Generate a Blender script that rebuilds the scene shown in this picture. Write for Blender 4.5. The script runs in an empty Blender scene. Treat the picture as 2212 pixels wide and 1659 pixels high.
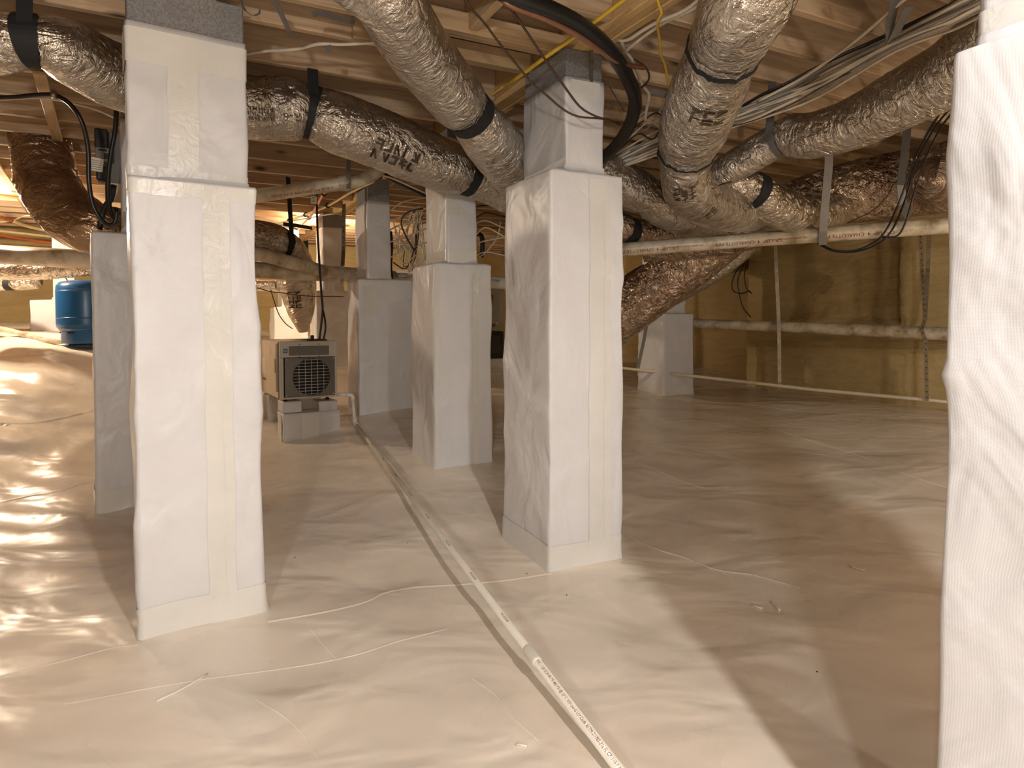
import bpy, math, random
import numpy as np
from mathutils import Vector, Matrix, noise

scene = bpy.context.scene
COL = scene.collection

# ------------------------------------------------------------------ camera
F, CX, PY, PITCH, HC = 1400.0, 1106.0, 734.0, math.radians(1.8), 1.09
cam_data = bpy.data.cameras.new('camera')
cam_data.sensor_width = 36.0
cam_data.lens = 36.0 * F / 2212.0
cam_data.shift_y = -(829.5 - PY) / 2212.0
cam_data.clip_start = 0.02
cam = bpy.data.objects.new('camera', cam_data)
COL.objects.link(cam)
cam.location = (0, 0, HC)
cam.rotation_euler = (math.pi / 2 - PITCH, 0, 0)
scene.camera = cam

# ------------------------------------------------------------------ world, lights, exposure
world = bpy.data.worlds.new('world')
scene.world = world
world.use_nodes = True
world.node_tree.nodes['Background'].inputs[0].default_value = (0.9, 0.85, 0.8, 1)
world.node_tree.nodes['Background'].inputs[1].default_value = 0.02
scene.view_settings.view_transform = 'Standard'
scene.view_settings.look = 'None'
scene.view_settings.gamma = 1.0
scene.view_settings.use_curve_mapping = False
scene.view_settings.exposure = 0.95
scene.cycles.caustics_reflective = False
scene.cycles.caustics_refractive = False
scene.cycles.max_bounces = 6
scene.cycles.diffuse_bounces = 4
scene.cycles.glossy_bounces = 3
scene.cycles.adaptive_threshold = 0.03


def lamp(name, loc, power, col, radius=0.035):
    d = bpy.data.lights.new(name, 'POINT')
    d.energy = power
    d.color = col
    d.shadow_soft_size = radius
    o = bpy.data.objects.new(name, d)
    o.location = loc
    COL.objects.link(o)
    return o


WARM = (1.0, 0.74, 0.48)
BULBS_AND_FILL = [((-0.15, -2.30, 1.30), 120, (0.98, 0.98, 0.97), .10), # added fill lamp behind the photographer, brightens the whole view evenly
         ((2.50, -0.97, 1.35), 34, (1.0, 0.95, 0.90), .07),    # right behind, past the near right pier
         ((0.90, -0.45, 2.36), 104, (0.98, 0.97, 0.945), .05),  # in the joist bay over the photographer
         ((-4.85, 5.60, 2.10), 92, (1.0, 0.80, 0.58), .04),    # back left bay
         ((-2.22, 7.75, 2.14), 56, (1.0, 0.77, 0.52), .04),    # behind the pier row
         ((2.95, 2.55, 1.60), 10, (1.0, 0.84, 0.66), .04)]     # right bay
for i_, (l_, p_, c_, r_) in enumerate(BULBS_AND_FILL):
    lamp('bulb_or_fill_light', l_, p_, c_, r_)
lamp('phone_flash', (0.03, 0.02, HC + 0.05), 5, (0.86, 0.93, 1.0), 0.01)

# ------------------------------------------------------------------ helpers: space
TH = math.radians(26.9)
C_, S_ = math.cos(TH), math.sin(TH)
SP, CP = math.sin(PITCH), math.cos(PITCH)


def ray(x, y):
    u = (PY - y) / F
    return Vector(((x - CX) / F, CP + u * SP, u * CP - SP))


def at(x, y, Y):
    r = ray(x, y)
    t = Y / r.y
    return Vector((r.x * t, Y, HC + r.z * t))


def at_h(x, y, h):
    """point on the pixel's ray at height h above the camera"""
    r = ray(x, y)
    t = h / r.z
    return Vector((r.x * t, r.y * t, HC + h))


def W(q, p, z=0.0):
    """building grid (q across the joists' span, p along the girder) to world"""
    return Vector((q * C_ - p * S_, q * S_ + p * C_, z))


def QP(x, y):
    return (x * C_ + y * S_, -x * S_ + y * C_)


def N3(x, y, z):
    return noise.noise(Vector((x, y, z)))


# ------------------------------------------------------------------ helpers: objects
def link(o, parent=None, label=None, cat=None, group=None, kind=None):
    COL.objects.link(o)
    if parent is not None:
        o.parent = parent
    tag(o, label, cat, group, kind)
    return o


def tag(o, label=None, cat=None, group=None, kind=None):
    if label: o['label'] = label
    if cat:
        o['category'] = cat
        if not kind: o['kind'] = 'thing'
    if group: o['group'] = group
    if kind: o['kind'] = kind
    return o


def empty(name, loc, rz=0.0, label=None, cat=None, group=None):
    o = bpy.data.objects.new(name, None)
    o.empty_display_size = 0.05
    o.location = loc
    o.rotation_euler = (0, 0, rz)
    return link(o, None, label, cat, group)


def mesh_obj(name, verts, faces, mat, parent=None, smooth=False, uvs=None, **kw):
    me = bpy.data.meshes.new(name)
    me.from_pydata([tuple(v) for v in verts], [], faces)
    if uvs is not None:
        lay = me.uv_layers.new(name='UVMap')
        idx = np.empty(len(me.loops), dtype=np.int32)
        me.loops.foreach_get('vertex_index', idx)
        if callable(uvs):
            flat = uvs(me)
        else:
            flat = np.asarray(uvs, dtype=np.float32)[idx].ravel()
        lay.data.foreach_set('uv', flat)
    if smooth:
        me.polygons.foreach_set('use_smooth', np.ones(len(me.polygons), dtype=bool))
    if mat: me.materials.append(mat)
    me.update()
    o = bpy.data.objects.new(name, me)
    return link(o, parent, **kw)


BOXF = [(0, 3, 2, 1), (4, 5, 6, 7), (0, 1, 5, 4), (1, 2, 6, 5), (2, 3, 7, 6), (3, 0, 4, 7)]


def box_vf(x0, y0, z0, x1, y1, z1, b=0.0):
    """box, or with b>0 a box with chamfered edges (24 verts)"""
    if b <= 0:
        return ([(x0, y0, z0), (x1, y0, z0), (x1, y1, z0), (x0, y1, z0),
                 (x0, y0, z1), (x1, y0, z1), (x1, y1, z1), (x0, y1, z1)], BOXF)
    b = min(b, (x1 - x0) * .45, (y1 - y0) * .45, (z1 - z0) * .45)
    V, idx = [], {}
    lo, hi = (x0, y0, z0), (x1, y1, z1)
    for cx in (0, 1):
        for cy in (0, 1):
            for cz in (0, 1):
                c = (cx, cy, cz)
                for ax in range(3):
                    p = []
                    for k in range(3):
                        e = hi[k] if c[k] else lo[k]
                        p.append(e if k == ax else (e - b if c[k] else e + b))
                    idx[(c, ax)] = len(V)
                    V.append(tuple(p))
    Fc = []
    for ax in range(3):
        o1, o2 = [(1, 2), (2, 0), (0, 1)][ax]
        for s in (0, 1):
            q = []
            for a, bb in ((0, 0), (1, 0), (1, 1), (0, 1)):
                c = [0, 0, 0]
                c[ax] = s; c[o1] = a; c[o2] = bb
                q.append(idx[(tuple(c), ax)])
            Fc.append(tuple(q if s else q[::-1]))
    for ax in range(3):                       # edges along ax
        o1, o2 = [(1, 2), (2, 0), (0, 1)][ax]
        for a in (0, 1):
            for bb in (0, 1):
                c0 = [0, 0, 0]; c0[ax] = 0; c0[o1] = a; c0[o2] = bb
                c1 = list(c0); c1[ax] = 1
                q = [idx[(tuple(c0), o1)], idx[(tuple(c1), o1)], idx[(tuple(c1), o2)], idx[(tuple(c0), o2)]]
                Fc.append(tuple(q) if (a ^ bb) == 0 else tuple(q[::-1]))
    for cx in (0, 1):
        for cy in (0, 1):
            for cz in (0, 1):
                q = [idx[((cx, cy, cz), k)] for k in range(3)]
                Fc.append(tuple(q) if (cx + cy + cz) % 2 else tuple(q[::-1]))
    return V, Fc


def box(name, x0, y0, z0, x1, y1, z1, mat, parent=None, b=0.0, **kw):
    v, f = box_vf(x0, y0, z0, x1, y1, z1, b)
    return mesh_obj(name, v, f, mat, parent, **kw)


def catmull(pts, rads, step):
    P = [Vector(p) for p in pts]
    n = len(P)
    if isinstance(rads, (int, float)): rads = [rads] * n
    ext = [P[0] * 2 - P[1]] + P + [P[-1] * 2 - P[-2]]
    out, ro = [], []
    for i in range(n - 1):
        a, b, c, d = ext[i:i + 4]
        L = (c - b).length
        m = max(1, int(math.ceil(L / step)))
        for k in range(m):
            t = k / m
            out.append(0.5 * ((2 * b) + (c - a) * t + (2 * a - 5 * b + 4 * c - d) * t * t + (3 * b - a - 3 * c + d) * t ** 3))
            ro.append(rads[i] * (1 - t) + rads[i + 1] * t)
    out.append(P[-1]); ro.append(rads[-1])
    return out, ro


def frames(P):
    n = len(P)
    T = []
    for i in range(n):
        d = P[min(i + 1, n - 1)] - P[max(i - 1, 0)]
        T.append(d.normalized() if d.length > 1e-9 else Vector((0, 0, 1)))
    up = Vector((0, 0, 1)) if abs(T[0].z) < 0.95 else Vector((0, 1, 0))
    A = [(up - T[0] * up.dot(T[0])).normalized()]
    for i in range(1, n):
        a = A[-1] - T[i] * A[-1].dot(T[i])
        A.append(a.normalized())
    B = [T[i].cross(A[i]) for i in range(n)]
    return T, A, B


def tube(name, pts, rad, mat, parent=None, seg=10, step=0.05, disp=None, straight=False, **kw):
    if straight:
        P = [Vector(p) for p in pts]
        R = [rad] * len(P) if isinstance(rad, (int, float)) else list(rad)
    else:
        P, R = catmull(pts, rad, step)
    T, A, B = frames(P)
    V, Fc, U = [], [], []
    s = 0.0
    for i in range(len(P)):
        if i: s += (P[i] - P[i - 1]).length
        for k in range(seg):
            a = 2 * math.pi * k / seg
            r = R[i]
            if disp: r = disp(s, a, r)
            V.append(P[i] + A[i] * (math.cos(a) * r) + B[i] * (math.sin(a) * r))
            U.append((k / seg * 2 * math.pi * R[i], s))
    for i in range(len(P) - 1):
        for k in range(seg):
            k2 = (k + 1) % seg
            Fc.append((i * seg + k, i * seg + k2, (i + 1) * seg + k2, (i + 1) * seg + k))
    Fc.append(tuple(range(seg - 1, -1, -1)))
    Fc.append(tuple((len(P) - 1) * seg + k for k in range(seg)))
    # centre on first point so the object's origin is on the thing
    o0 = P[0] if parent is None else Vector((0, 0, 0))
    o = mesh_obj(name, [v - o0 for v in V], Fc, mat, parent, smooth=True, uvs=U, **kw)
    if parent is None: o.location = o0
    return o


def lathe(name, prof, mat, parent=None, seg=28, M=None, **kw):
    V, Fc = [], []
    n = len(prof)
    for r, z in prof:
        for k in range(seg):
            a = 2 * math.pi * k / seg
            v = Vector((r * math.cos(a), r * math.sin(a), z))
            V.append(M @ v if M is not None else v)
    for i in range(n - 1):
        for k in range(seg):
            k2 = (k + 1) % seg
            Fc.append((i * seg + k, i * seg + k2, (i + 1) * seg + k2, (i + 1) * seg + k))
    Fc.append(tuple(range(seg - 1, -1, -1)))
    Fc.append(tuple((n - 1) * seg + k for k in range(seg)))
    return mesh_obj(name, V, Fc, mat, parent, smooth=True, **kw)


def ribbon(name, pts, wdir, width, thick, mat, parent=None, step=0.04, smooth_path=True, **kw):
    """flat band: path pts, width along wdir (vector or list), thickness along path normal"""
    if smooth_path: P, _ = catmull(pts, 0.0, step)
    else: P = [Vector(p) for p in pts]
    T, A, B = frames(P)
    V, Fc = [], []
    for i in range(len(P)):
        w = wdir(i / max(1, len(P) - 1)) if callable(wdir) else Vector(wdir)
        w = (w - T[i] * w.dot(T[i]))
        w = w.normalized() if w.length > 1e-6 else A[i]
        nn = T[i].cross(w)
        for sx, sn in ((-1, -1), (1, -1), (1, 1), (-1, 1)):
            V.append(P[i] + w * (sx * width / 2) + nn * (sn * thick / 2))
    for i in range(len(P) - 1):
        for k in range(4):
            k2 = (k + 1) % 4
            Fc.append((i * 4 + k, i * 4 + k2, (i + 1) * 4 + k2, (i + 1) * 4 + k))
    Fc.append((3, 2, 1, 0))
    m = (len(P) - 1) * 4
    Fc.append((m, m + 1, m + 2, m + 3))
    o0 = P[0] if parent is None else Vector((0, 0, 0))
    o = mesh_obj(name, [v - o0 for v in V], Fc, mat, parent, **kw)
    if parent is None: o.location = o0
    return o


def text_vf(body, size):
    cu = bpy.data.curves.new('text', 'FONT')
    cu.body = body
    cu.size = size
    cu.resolution_u = 2
    o = bpy.data.objects.new('text', cu)
    COL.objects.link(o)
    bpy.context.view_layer.update()
    dg = bpy.context.evaluated_depsgraph_get()
    me = bpy.data.meshes.new_from_object(o.evaluated_get(dg))
    V = [tuple(v.co) for v in me.vertices]
    Fc = [tuple(p.vertices) for p in me.polygons]
    bpy.data.objects.remove(o)
    bpy.data.curves.remove(cu)
    bpy.data.meshes.remove(me)
    return V, Fc


# ------------------------------------------------------------------ materials
def lin(r, g, b):
    def f(c):
        c /= 255.0
        return c / 12.92 if c <= 0.04045 else ((c + 0.055) / 1.055) ** 2.4
    return (f(r), f(g), f(b), 1.0)


class NT:
    def __init__(self, name):
        self.m = bpy.data.materials.new(name)
        self.m.use_nodes = True
        self.t = self.m.node_tree
        self.b = self.t.nodes['Principled BSDF']

    def n(self, typ, **props):
        nd = self.t.nodes.new(typ)
        for k, v in props.items():
            if k.startswith('i_'):
                key = k[2:].replace('_', ' ')
                nd.inputs[key].default_value = v
            else:
                setattr(nd, k, v)
        return nd

    def l(self, a, b):
        self.t.links.new(a, b)

    def coord(self, kind='Object', scale=(1, 1, 1), rnd=False, rot=(0, 0, 0)):
        tc = self.n('ShaderNodeTexCoord')
        mp = self.n('ShaderNodeMapping')
        mp.inputs['Scale'].default_value = scale
        mp.inputs['Rotation'].default_value = rot
        src = tc.outputs[kind]
        if rnd:
            oi = self.n('ShaderNodeObjectInfo')
            mul = self.n('ShaderNodeVectorMath', operation='MULTIPLY')
            cmb = self.n('ShaderNodeCombineXYZ')
            for k in range(3): self.l(oi.outputs['Random'], cmb.inputs[k])
            self.l(cmb.outputs[0], mul.inputs[0])
            mul.inputs[1].default_value = (37.0, 17.0, 53.0)
            ad = self.n('ShaderNodeVectorMath', operation='ADD')
            self.l(src, ad.inputs[0]); self.l(mul.outputs[0], ad.inputs[1])
            src = ad.outputs[0]
        self.l(src, mp.inputs['Vector'])
        return mp.outputs[0]

    def noise(self, vec, scale, detail=3.0, rough=0.5, dist=0.0):
        nd = self.n('ShaderNodeTexNoise')
        nd.inputs['Scale'].default_value = scale
        nd.inputs['Detail'].default_value = detail
        nd.inputs['Roughness'].default_value = rough
        nd.inputs['Distortion'].default_value = dist
        self.l(vec, nd.inputs['Vector'])
        return nd.outputs['Fac']

    def ramp(self, fac, stops):
        nd = self.n('ShaderNodeValToRGB')
        el = nd.color_ramp.elements
        while len(el) < len(stops): el.new(0.5)
        for e, (p, c) in zip(el, stops):
            e.position = p
            e.color = c if len(c) == 4 else (*c, 1)
        self.l(fac, nd.inputs[0])
        return nd.outputs[0]

    def mix(self, fac, a, b, blend='MIX'):
        nd = self.n('ShaderNodeMix', data_type='RGBA', blend_type=blend)
        if isinstance(fac, (int, float)): nd.inputs[0].default_value = fac
        else: self.l(fac, nd.inputs[0])
        for s, v in ((6, a), (7, b)):
            if isinstance(v, (tuple, list)): nd.inputs[s].default_value = v
            else: self.l(v, nd.inputs[s])
        return nd.outputs[2]

    def math(self, op, a, b=None):
        nd = self.n('ShaderNodeMath', operation=op)
        for s, v in ((0, a), (1, b)):
            if v is None: continue
            if isinstance(v, (int, float)): nd.inputs[s].default_value = v
            else: self.l(v, nd.inputs[s])
        return nd.outputs[0]

    def bump(self, height, strength, dist=0.01, prev=None):
        nd = self.n('ShaderNodeBump')
        nd.inputs['Strength'].default_value = strength
        nd.inputs['Distance'].default_value = dist
        self.l(height, nd.inputs['Height'])
        if prev is not None: self.l(prev, nd.inputs['Normal'])
        return nd.outputs[0]

    def set(self, **kw):
        for k, v in kw.items():
            key = {'col': 'Base Color', 'rough': 'Roughness', 'metal': 'Metallic', 'normal': 'Normal',
                   'spec': 'Specular IOR Level', 'coat': 'Coat Weight', 'trans': 'Transmission Weight',
                   'sheen': 'Sheen Weight', 'aniso': 'Anisotropic'}[k]
            if isinstance(v, (int, float)) or isinstance(v, tuple): self.b.inputs[key].default_value = v
            else: self.l(v, self.b.inputs[key])
        return self.m


def plain(name, col, rough=0.5, metal=0.0, var=0.12, scale=8.0, bump=0.0, bscale=40.0):
    """flat-coloured material with a little procedural mottling"""
    k = NT(name)
    v = k.coord('Object')
    f = k.noise(v, scale, 4.0, 0.6)
    d = tuple(c * (1 - var) for c in col[:3]) + (1,)
    u = tuple(min(1, c * (1 + var)) for c in col[:3]) + (1,)
    kw = dict(col=k.ramp(f, [(0.3, d), (0.7, u)]), rough=rough, metal=metal)
    if bump > 0: kw['normal'] = k.bump(k.noise(v, bscale, 3.0), bump, 0.005)
    return k.set(**kw)


def make_materials():
    M = {}
    # vapour barrier on the ground: cream-white reinforced polyethylene, satin gloss
    k = NT('floor_liner')
    v = k.coord('Object')
    big = k.noise(v, 1.3, 3.0, 0.55, 0.4)
    col = k.ramp(big, [(0.3, lin(233, 219, 201)), (0.7, lin(242, 230, 213))])
    vs = k.coord('Object', (1.0, 1.5, 1.0), rot=(0, 0, 0.35))
    h1 = k.noise(vs, 2.1, 2.5, 0.45, 0.5)
    h2 = k.noise(v, 9.0, 2.0, 0.45, 0.4)
    n1 = k.bump(h1, 0.65, 0.06)
    n2 = k.bump(h2, 0.12, 0.012, n1)
    vw = k.coord('Object', (1, 1, 1), rot=(0, 0, TH))
    wv = k.n('ShaderNodeTexWave', wave_type='BANDS', bands_direction='X')
    wv.inputs['Scale'].default_value = 90.0
    k.l(vw, wv.inputs['Vector'])
    n3 = k.bump(wv.outputs['Fac'], 0.05, 0.002, n2)
    M['liner'] = k.set(col=col, rough=k.ramp(k.noise(v, 2.0), [(0.3, (.20,) * 3 + (1,)), (0.7, (.32,) * 3 + (1,))]),
                       normal=n3, spec=0.45)
    # pier wraps: white woven sheet, weave along or across
    for nm, bands in (('wrap_across', 'Y'), ('wrap_up', 'X')):
        k = NT(nm)
        v = k.coord('UV')
        vo = k.coord('Object')
        col = k.ramp(k.noise(vo, 2.2, 4.0, 0.6), [(0.3, lin(207, 206, 207)), (0.7, lin(218, 217, 219))])
        w = k.n('ShaderNodeTexWave', wave_type='BANDS', bands_direction=bands)
        w.inputs['Scale'].default_value = 70.0
        w.inputs['Distortion'].default_value = 1.5
        w.inputs['Detail'].default_value = 3.0
        k.l(v, w.inputs['Vector'])
        w2 = k.n('ShaderNodeTexWave', wave_type='BANDS', bands_direction='X' if bands == 'Y' else 'Y')
        w2.inputs['Scale'].default_value = 140.0
        k.l(v, w2.inputs['Vector'])
        nb = k.bump(k.noise(k.coord('Object', (1, 1, .8)), 4.2, 3.0, 0.45, 0.7), 0.9, 0.03)
        n1 = k.bump(w.outputs['Fac'], 0.06, 0.002, nb)
        n2 = k.bump(w2.outputs['Fac'], 0.05, 0.002, n1)
        M[nm] = k.set(col=col, rough=0.36, normal=n2, spec=0.45)
    k = NT('seam_tape')
    v = k.coord('Object')
    M['tape'] = k.set(col=k.ramp(k.noise(v, 6.0, 3.0), [(0.3, lin(211, 209, 203)), (0.7, lin(218, 216, 211))]),
                      rough=0.24, normal=k.bump(k.noise(v, 22.0, 3.0, 0.5, 1.0), 0.22, 0.01), spec=0.5)
    # softwood framing
    def wood(nm, c0, c1, c2, rnd=True):
        k = NT(nm)
        v = k.coord('Object', (0.55, 9.0, 9.0), rnd=rnd)
        g = k.noise(v, 3.0, 6.0, 0.62, 1.1)
        col = k.ramp(g, [(0.25, c0), (0.5, c1), (0.78, c2)])
        v3 = k.coord('Object', (0.35, 1.5, 1.5), rnd=rnd)
        st = k.noise(v3, 2.1, 4.0, 0.6, 0.5)
        col = k.mix(k.ramp(st, [(0.42, (0, 0, 0, 1)), (0.75, (.75, .75, .75, 1))]), col, c0)
        vk = k.coord('Object', (2.2, 6.0, 6.0), rnd=rnd)
        vo = k.n('ShaderNodeTexVoronoi', feature='F1')
        vo.inputs['Scale'].default_value = 1.0
        k.l(vk, vo.inputs['Vector'])
        kn = k.ramp(vo.outputs['Distance'], [(0.05, (1, 1, 1, 1)), (0.15, (0, 0, 0, 1))])
        col = k.mix(kn, col, tuple(x * 0.28 for x in c0[:3]) + (1,))
        M[nm] = k.set(col=col, rough=0.62, normal=k.bump(g, 0.12, 0.004), spec=0.3)
    wood('joist_wood', lin(146, 118, 90), lin(192, 163, 130), lin(214, 188, 155))
    wood('girder_wood', lin(166, 132, 86), lin(202, 168, 116), lin(222, 192, 142))
    wood('strip_wood', lin(166, 134, 98), lin(192, 162, 124), lin(210, 184, 146))
    k = NT('subfloor_ply')
    v = k.coord('Object', (1.5, 6.0, 1))
    M['ply'] = k.set(col=k.ramp(k.noise(v, 2.5, 6.0, 0.6, 0.8), [(0.3, lin(104, 78, 56)), (0.7, lin(150, 118, 88))]), rough=0.7)
    # foil jackets
    def foil(nm, c0, c1, rough, across, along, strength, big, red=False, metal=0.92):
        k = NT(nm)
        v = k.coord('UV', (across, along, 1.0))
        vb = k.coord('UV', (1, 1, 1))
        vo = k.coord('Object')
        f1 = k.noise(v, 1.0, 4.0, 0.62, 0.7)
        f2 = k.noise(vb, 13.0, 4.0, 0.55, 1.6)
        f3 = k.noise(vo, 5.0, 3.0)
        col = k.ramp(f3, [(0.3, c0), (0.7, c1)])
        if red:
            br = k.n('ShaderNodeTexBrick')
            br.inputs['Scale'].default_value = 14.0
            br.inputs['Mortar Size'].default_value = 0.035
            br.inputs['Color1'].default_value = lin(112, 54, 38)
            br.inputs['Color2'].default_value = c1
            br.inputs['Mortar'].default_value = c1
            br.inputs['Bias'].default_value = 0.1
            k.l(vb, br.inputs['Vector'])
            fm = k.ramp(k.noise(vb, 2.2, 2.0), [(0.47, (0, 0, 0, 1)), (0.53, (.8, .8, .8, 1))])
            col = k.mix(fm, col, br.outputs['Color'])
        nb = k.bump(f2, big, 0.03)
        n1 = k.bump(f1, strength, 0.008, nb)
        M[nm] = k.set(col=col, rough=rough, metal=metal, normal=n1)
    foil('foil_flex', lin(186, 177, 164), lin(212, 204, 193), 0.17, 14.0, 85.0, 1.0, 0.9)
    foil('foil_bright', lin(196, 184, 168), lin(224, 216, 204), 0.13, 10.0, 45.0, 1.0, 1.3)
    foil('foil_taped', lin(190, 168, 146), lin(206, 188, 168), 0.16, 14.0, 30.0, 0.9, 1.3, True)
    foil('foil_brown', lin(140, 114, 90), lin(178, 152, 124), 0.15, 5.0, 12.0, 0.25, 0.8, metal=0.8)
    # pvc, dirty
    k = NT('pvc_dirty')
    v = k.coord('Object')
    d = k.noise(v, 7.0, 6.0, 0.68)
    M['pvc_dirty'] = k.set(col=k.ramp(d, [(0.33, lin(140, 122, 96)), (0.55, lin(208, 196, 172)), (0.8, lin(224, 214, 194))]),
                           rough=0.38, spec=0.5)
    M['pvc'] = plain('pvc_white', lin(226, 220, 206), 0.32, var=0.05)
    M['pvc_cream'] = plain('pvc_cream', lin(220, 206, 184), 0.34, var=0.06)
    M['black_strap'] = plain('black_strap', (.008, .008, .009, 1), 0.75)
    M['black_rubber'] = plain('black_rubber', (.011, .011, .012, 1), 0.38, bump=0.2)
    M['black_cord'] = plain('black_cord', (.012, .011, .011, 1), 0.32)
    M['brown_wire'] = plain('brown_wire', lin(66, 46, 28), 0.5)
    M['yellow_cable'] = plain('yellow_cable', lin(206, 168, 58), 0.42)
    M['white_cable'] = plain('white_cable', lin(206, 194, 176), 0.45)
    M['grey_cable'] = plain('grey_cable', lin(150, 142, 132), 0.45)
    M['orange_pipe'] = plain('orange_pipe', lin(206, 108, 66), 0.38)
    M['cream_pipe'] = plain('cream_pipe', lin(236, 214, 160), 0.38)
    M['grey_strap'] = plain('grey_strap', lin(112, 108, 104), 0.45, 0.3)
    M['steel'] = plain('galvanised_steel', lin(158, 152, 140), 0.38, 0.85, var=0.25, scale=30)
    M['red_print'] = plain('red_print', lin(140, 44, 34), 0.6)
    M['black_print'] = plain('black_print', lin(36, 32, 28), 0.6)
    M['brown_print'] = plain('brown_print', lin(70, 54, 38), 0.55)
    M['paper'] = plain('paper_label', lin(230, 226, 214), 0.6, var=0.04)
    # concrete block
    k = NT('concrete_block')
    v = k.coord('Object')
    g = k.noise(v, 130.0, 4.0, 0.7)
    b = k.noise(v, 9.0, 3.0)
    col = k.mix(0.35, k.ramp(g, [(0.3, lin(92, 90, 90)), (0.7, lin(158, 156, 154))]), k.ramp(b, [(0.3, lin(106, 104, 104)), (0.7, lin(136, 134, 132))]))
    M['block'] = k.set(col=col, rough=0.9, normal=k.bump(g, 0.5, 0.006), spec=0.2)
    M['mortar'] = plain('mortar', lin(176, 160, 140), 0.95, var=0.2, scale=60, bump=0.5)
    # spray foam
    k = NT('spray_foam')
    v = k.coord('Object')
    vh = k.coord('Object', (2.0, 2.0, 9.0))
    f1 = k.noise(vh, 1.6, 5.0, 0.6, 1.0)
    f2 = k.noise(v, 26.0, 4.0, 0.6)
    col = k.ramp(k.noise(v, 1.1, 4.0), [(0.3, lin(176, 152, 104)), (0.7, lin(206, 182, 132))])
    n1 = k.bump(f1, 0.6, 0.05)
    M['foam'] = k.set(col=col, rough=0.72, normal=k.bump(f2, 0.45, 0.012, n1), spec=0.3)
    # tank blue paint
    k = NT('tank_blue')
    v = k.coord('Object')
    M['tank'] = k.set(col=k.ramp(k.noise(v, 3.0, 4.0), [(0.3, lin(24, 84, 138)), (0.7, lin(34, 98, 152))]), rough=0.28, spec=0.5)
    M['metal_light'] = plain('appliance_light_grey', lin(196, 190, 180), 0.4, 0.1, var=0.04)
    M['metal_tan'] = plain('appliance_tan', lin(214, 196, 170), 0.42, 0.05, var=0.05)
    M['grey_dark'] = plain('appliance_dark_grey', lin(110, 106, 100), 0.35, var=0.06)
    M['grey_gasket'] = plain('appliance_gasket', lin(66, 64, 58), 0.5)
    M['interior'] = plain('dark_interior', (.012, .012, .012, 1), 0.6)
    M['wire_white'] = plain('grille_white', lin(206, 206, 204), 0.35)
    M['blue_sticker'] = plain('blue_sticker', lin(40, 112, 178), 0.4)
    M['cabinet'] = plain('cabinet_beige', lin(176, 168, 146), 0.5, var=0.06)
    M['cabinet_dark'] = plain('cabinet_dark', lin(44, 38, 32), 0.5)
    M['box_grey'] = plain('box_grey', lin(116, 112, 106), 0.45)
    M['copper'] = plain('copper_line', lin(150, 108, 84), 0.45, 0.6)
    k = NT('bulb_glass')
    k.b.inputs['Emission Color'].default_value = (1, .8, .55, 1)
    k.b.inputs['Emission Strength'].default_value = 3.0
    M['bulb'] = k.set(col=(.9, .85, .75, 1), rough=0.3)
    return M


MAT = make_materials()

# ------------------------------------------------------------------ ground
CTRL = [(-1.24, 2.2, 0.0), (0.1, 2.9, 0.0), (0.2, 1.5, 0.0), (1.0, 1.0, 0.0), (-1.6, 1.0, 0.0), (-3.5, 1.0, 0.0),
        (2.2, 2.2, 0.03), (0.0, -1.0, 0.0), (3.5, 0.5, 0.05), (-0.45, 3.95, 0.165), (-1.3, 5.45, 0.30), (-1.55, 4.75, 0.175),
        (1.6, 6.6, 0.32), (3.64, 5.46, 0.33), (2.7, 7.3, 0.34), (1.1, 4.0, 0.12), (-2.2, 3.6, 0.02), (-3.05, 4.25, 0.15),
        (-3.4, 4.73, 0.38), (-3.75, 5.2, 0.66), (-4.2, 5.9, 0.86), (-5.6, 7.2, 0.98), (-5.2, 4.4, 0.42), (-2.4, 5.6, 0.36),
        (-2.1, 7.2, 0.56), (0.0, 8.0, 0.52), (-3.6, 8.0, 0.80), (0.2, 5.6, 0.34), (-7.0, 3.0, 0.3), (-7.0, 9.0, 1.05), (4.0, 9.0, 0.4), (-1.5, 10.0, 0.7)]
_c = np.array(CTRL)


def _tps_k(r):
    return np.where(r > 1e-9, r * r * np.log(np.maximum(r, 1e-9)), 0.0)


_n = len(_c)
_K = _tps_k(np.linalg.norm(_c[:, None, :2] - _c[None, :, :2], axis=2)) + np.eye(_n) * 0.02
_P = np.hstack([np.ones((_n, 1)), _c[:, :2]])
_A = np.block([[_K, _P], [_P.T, np.zeros((3, 3))]])
_sol = np.linalg.solve(_A, np.concatenate([_c[:, 2], np.zeros(3)]))


def base_z(x, y):
    r = np.hypot(_c[:, 0] - x, _c[:, 1] - y)
    z = float(_tps_k(r) @ _sol[:_n] + _sol[_n] + _sol[_n + 1] * x + _sol[_n + 2] * y)
    return max(-0.05, min(1.15, z))


def floor_z(x, y):
    z = base_z(x, y)
    z += 0.022 * N3(x * 1.1, y * 1.1, 3.1) + 0.014 * N3(x * 2.7, y * 2.7, 9.7)
    # folds in the sheet, stronger on the left-hand bank
    k = min(1.0, max(0.0, (-1.55 - x) / 0.9))
    a = 0.35 + 2.1 * k
    q, p = QP(x, y)
    f = N3(x * 1.3 + 4 + 0.6 * N3(x * 2, y * 2, 1), y * 4.2, 5.5)
    z += a * 0.011 * (1 - abs(f) * 2.2)
    f2 = N3(q * 3.2 + 2 * N3(x, y, 7.7), p * 1.2, 8.5)
    z += a * 0.006 * (1 - abs(f2) * 2.0)
    return z


def floor_pt(x, y, lift=0.0):
    r = ray(x, y)
    t, prev = 0.3, 0.3
    o = Vector((0, 0, HC))
    while t < 14:
        P = o + r * t
        if P.z - floor_z(P.x, P.y) - lift < 0: break
        prev = t
        t += 0.05
    lo, hi = prev, t
    for _ in range(24):
        m = (lo + hi) / 2
        P = o + r * m
        if P.z - floor_z(P.x, P.y) - lift < 0: hi = m
        else: lo = m
    return o + r * hi

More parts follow.
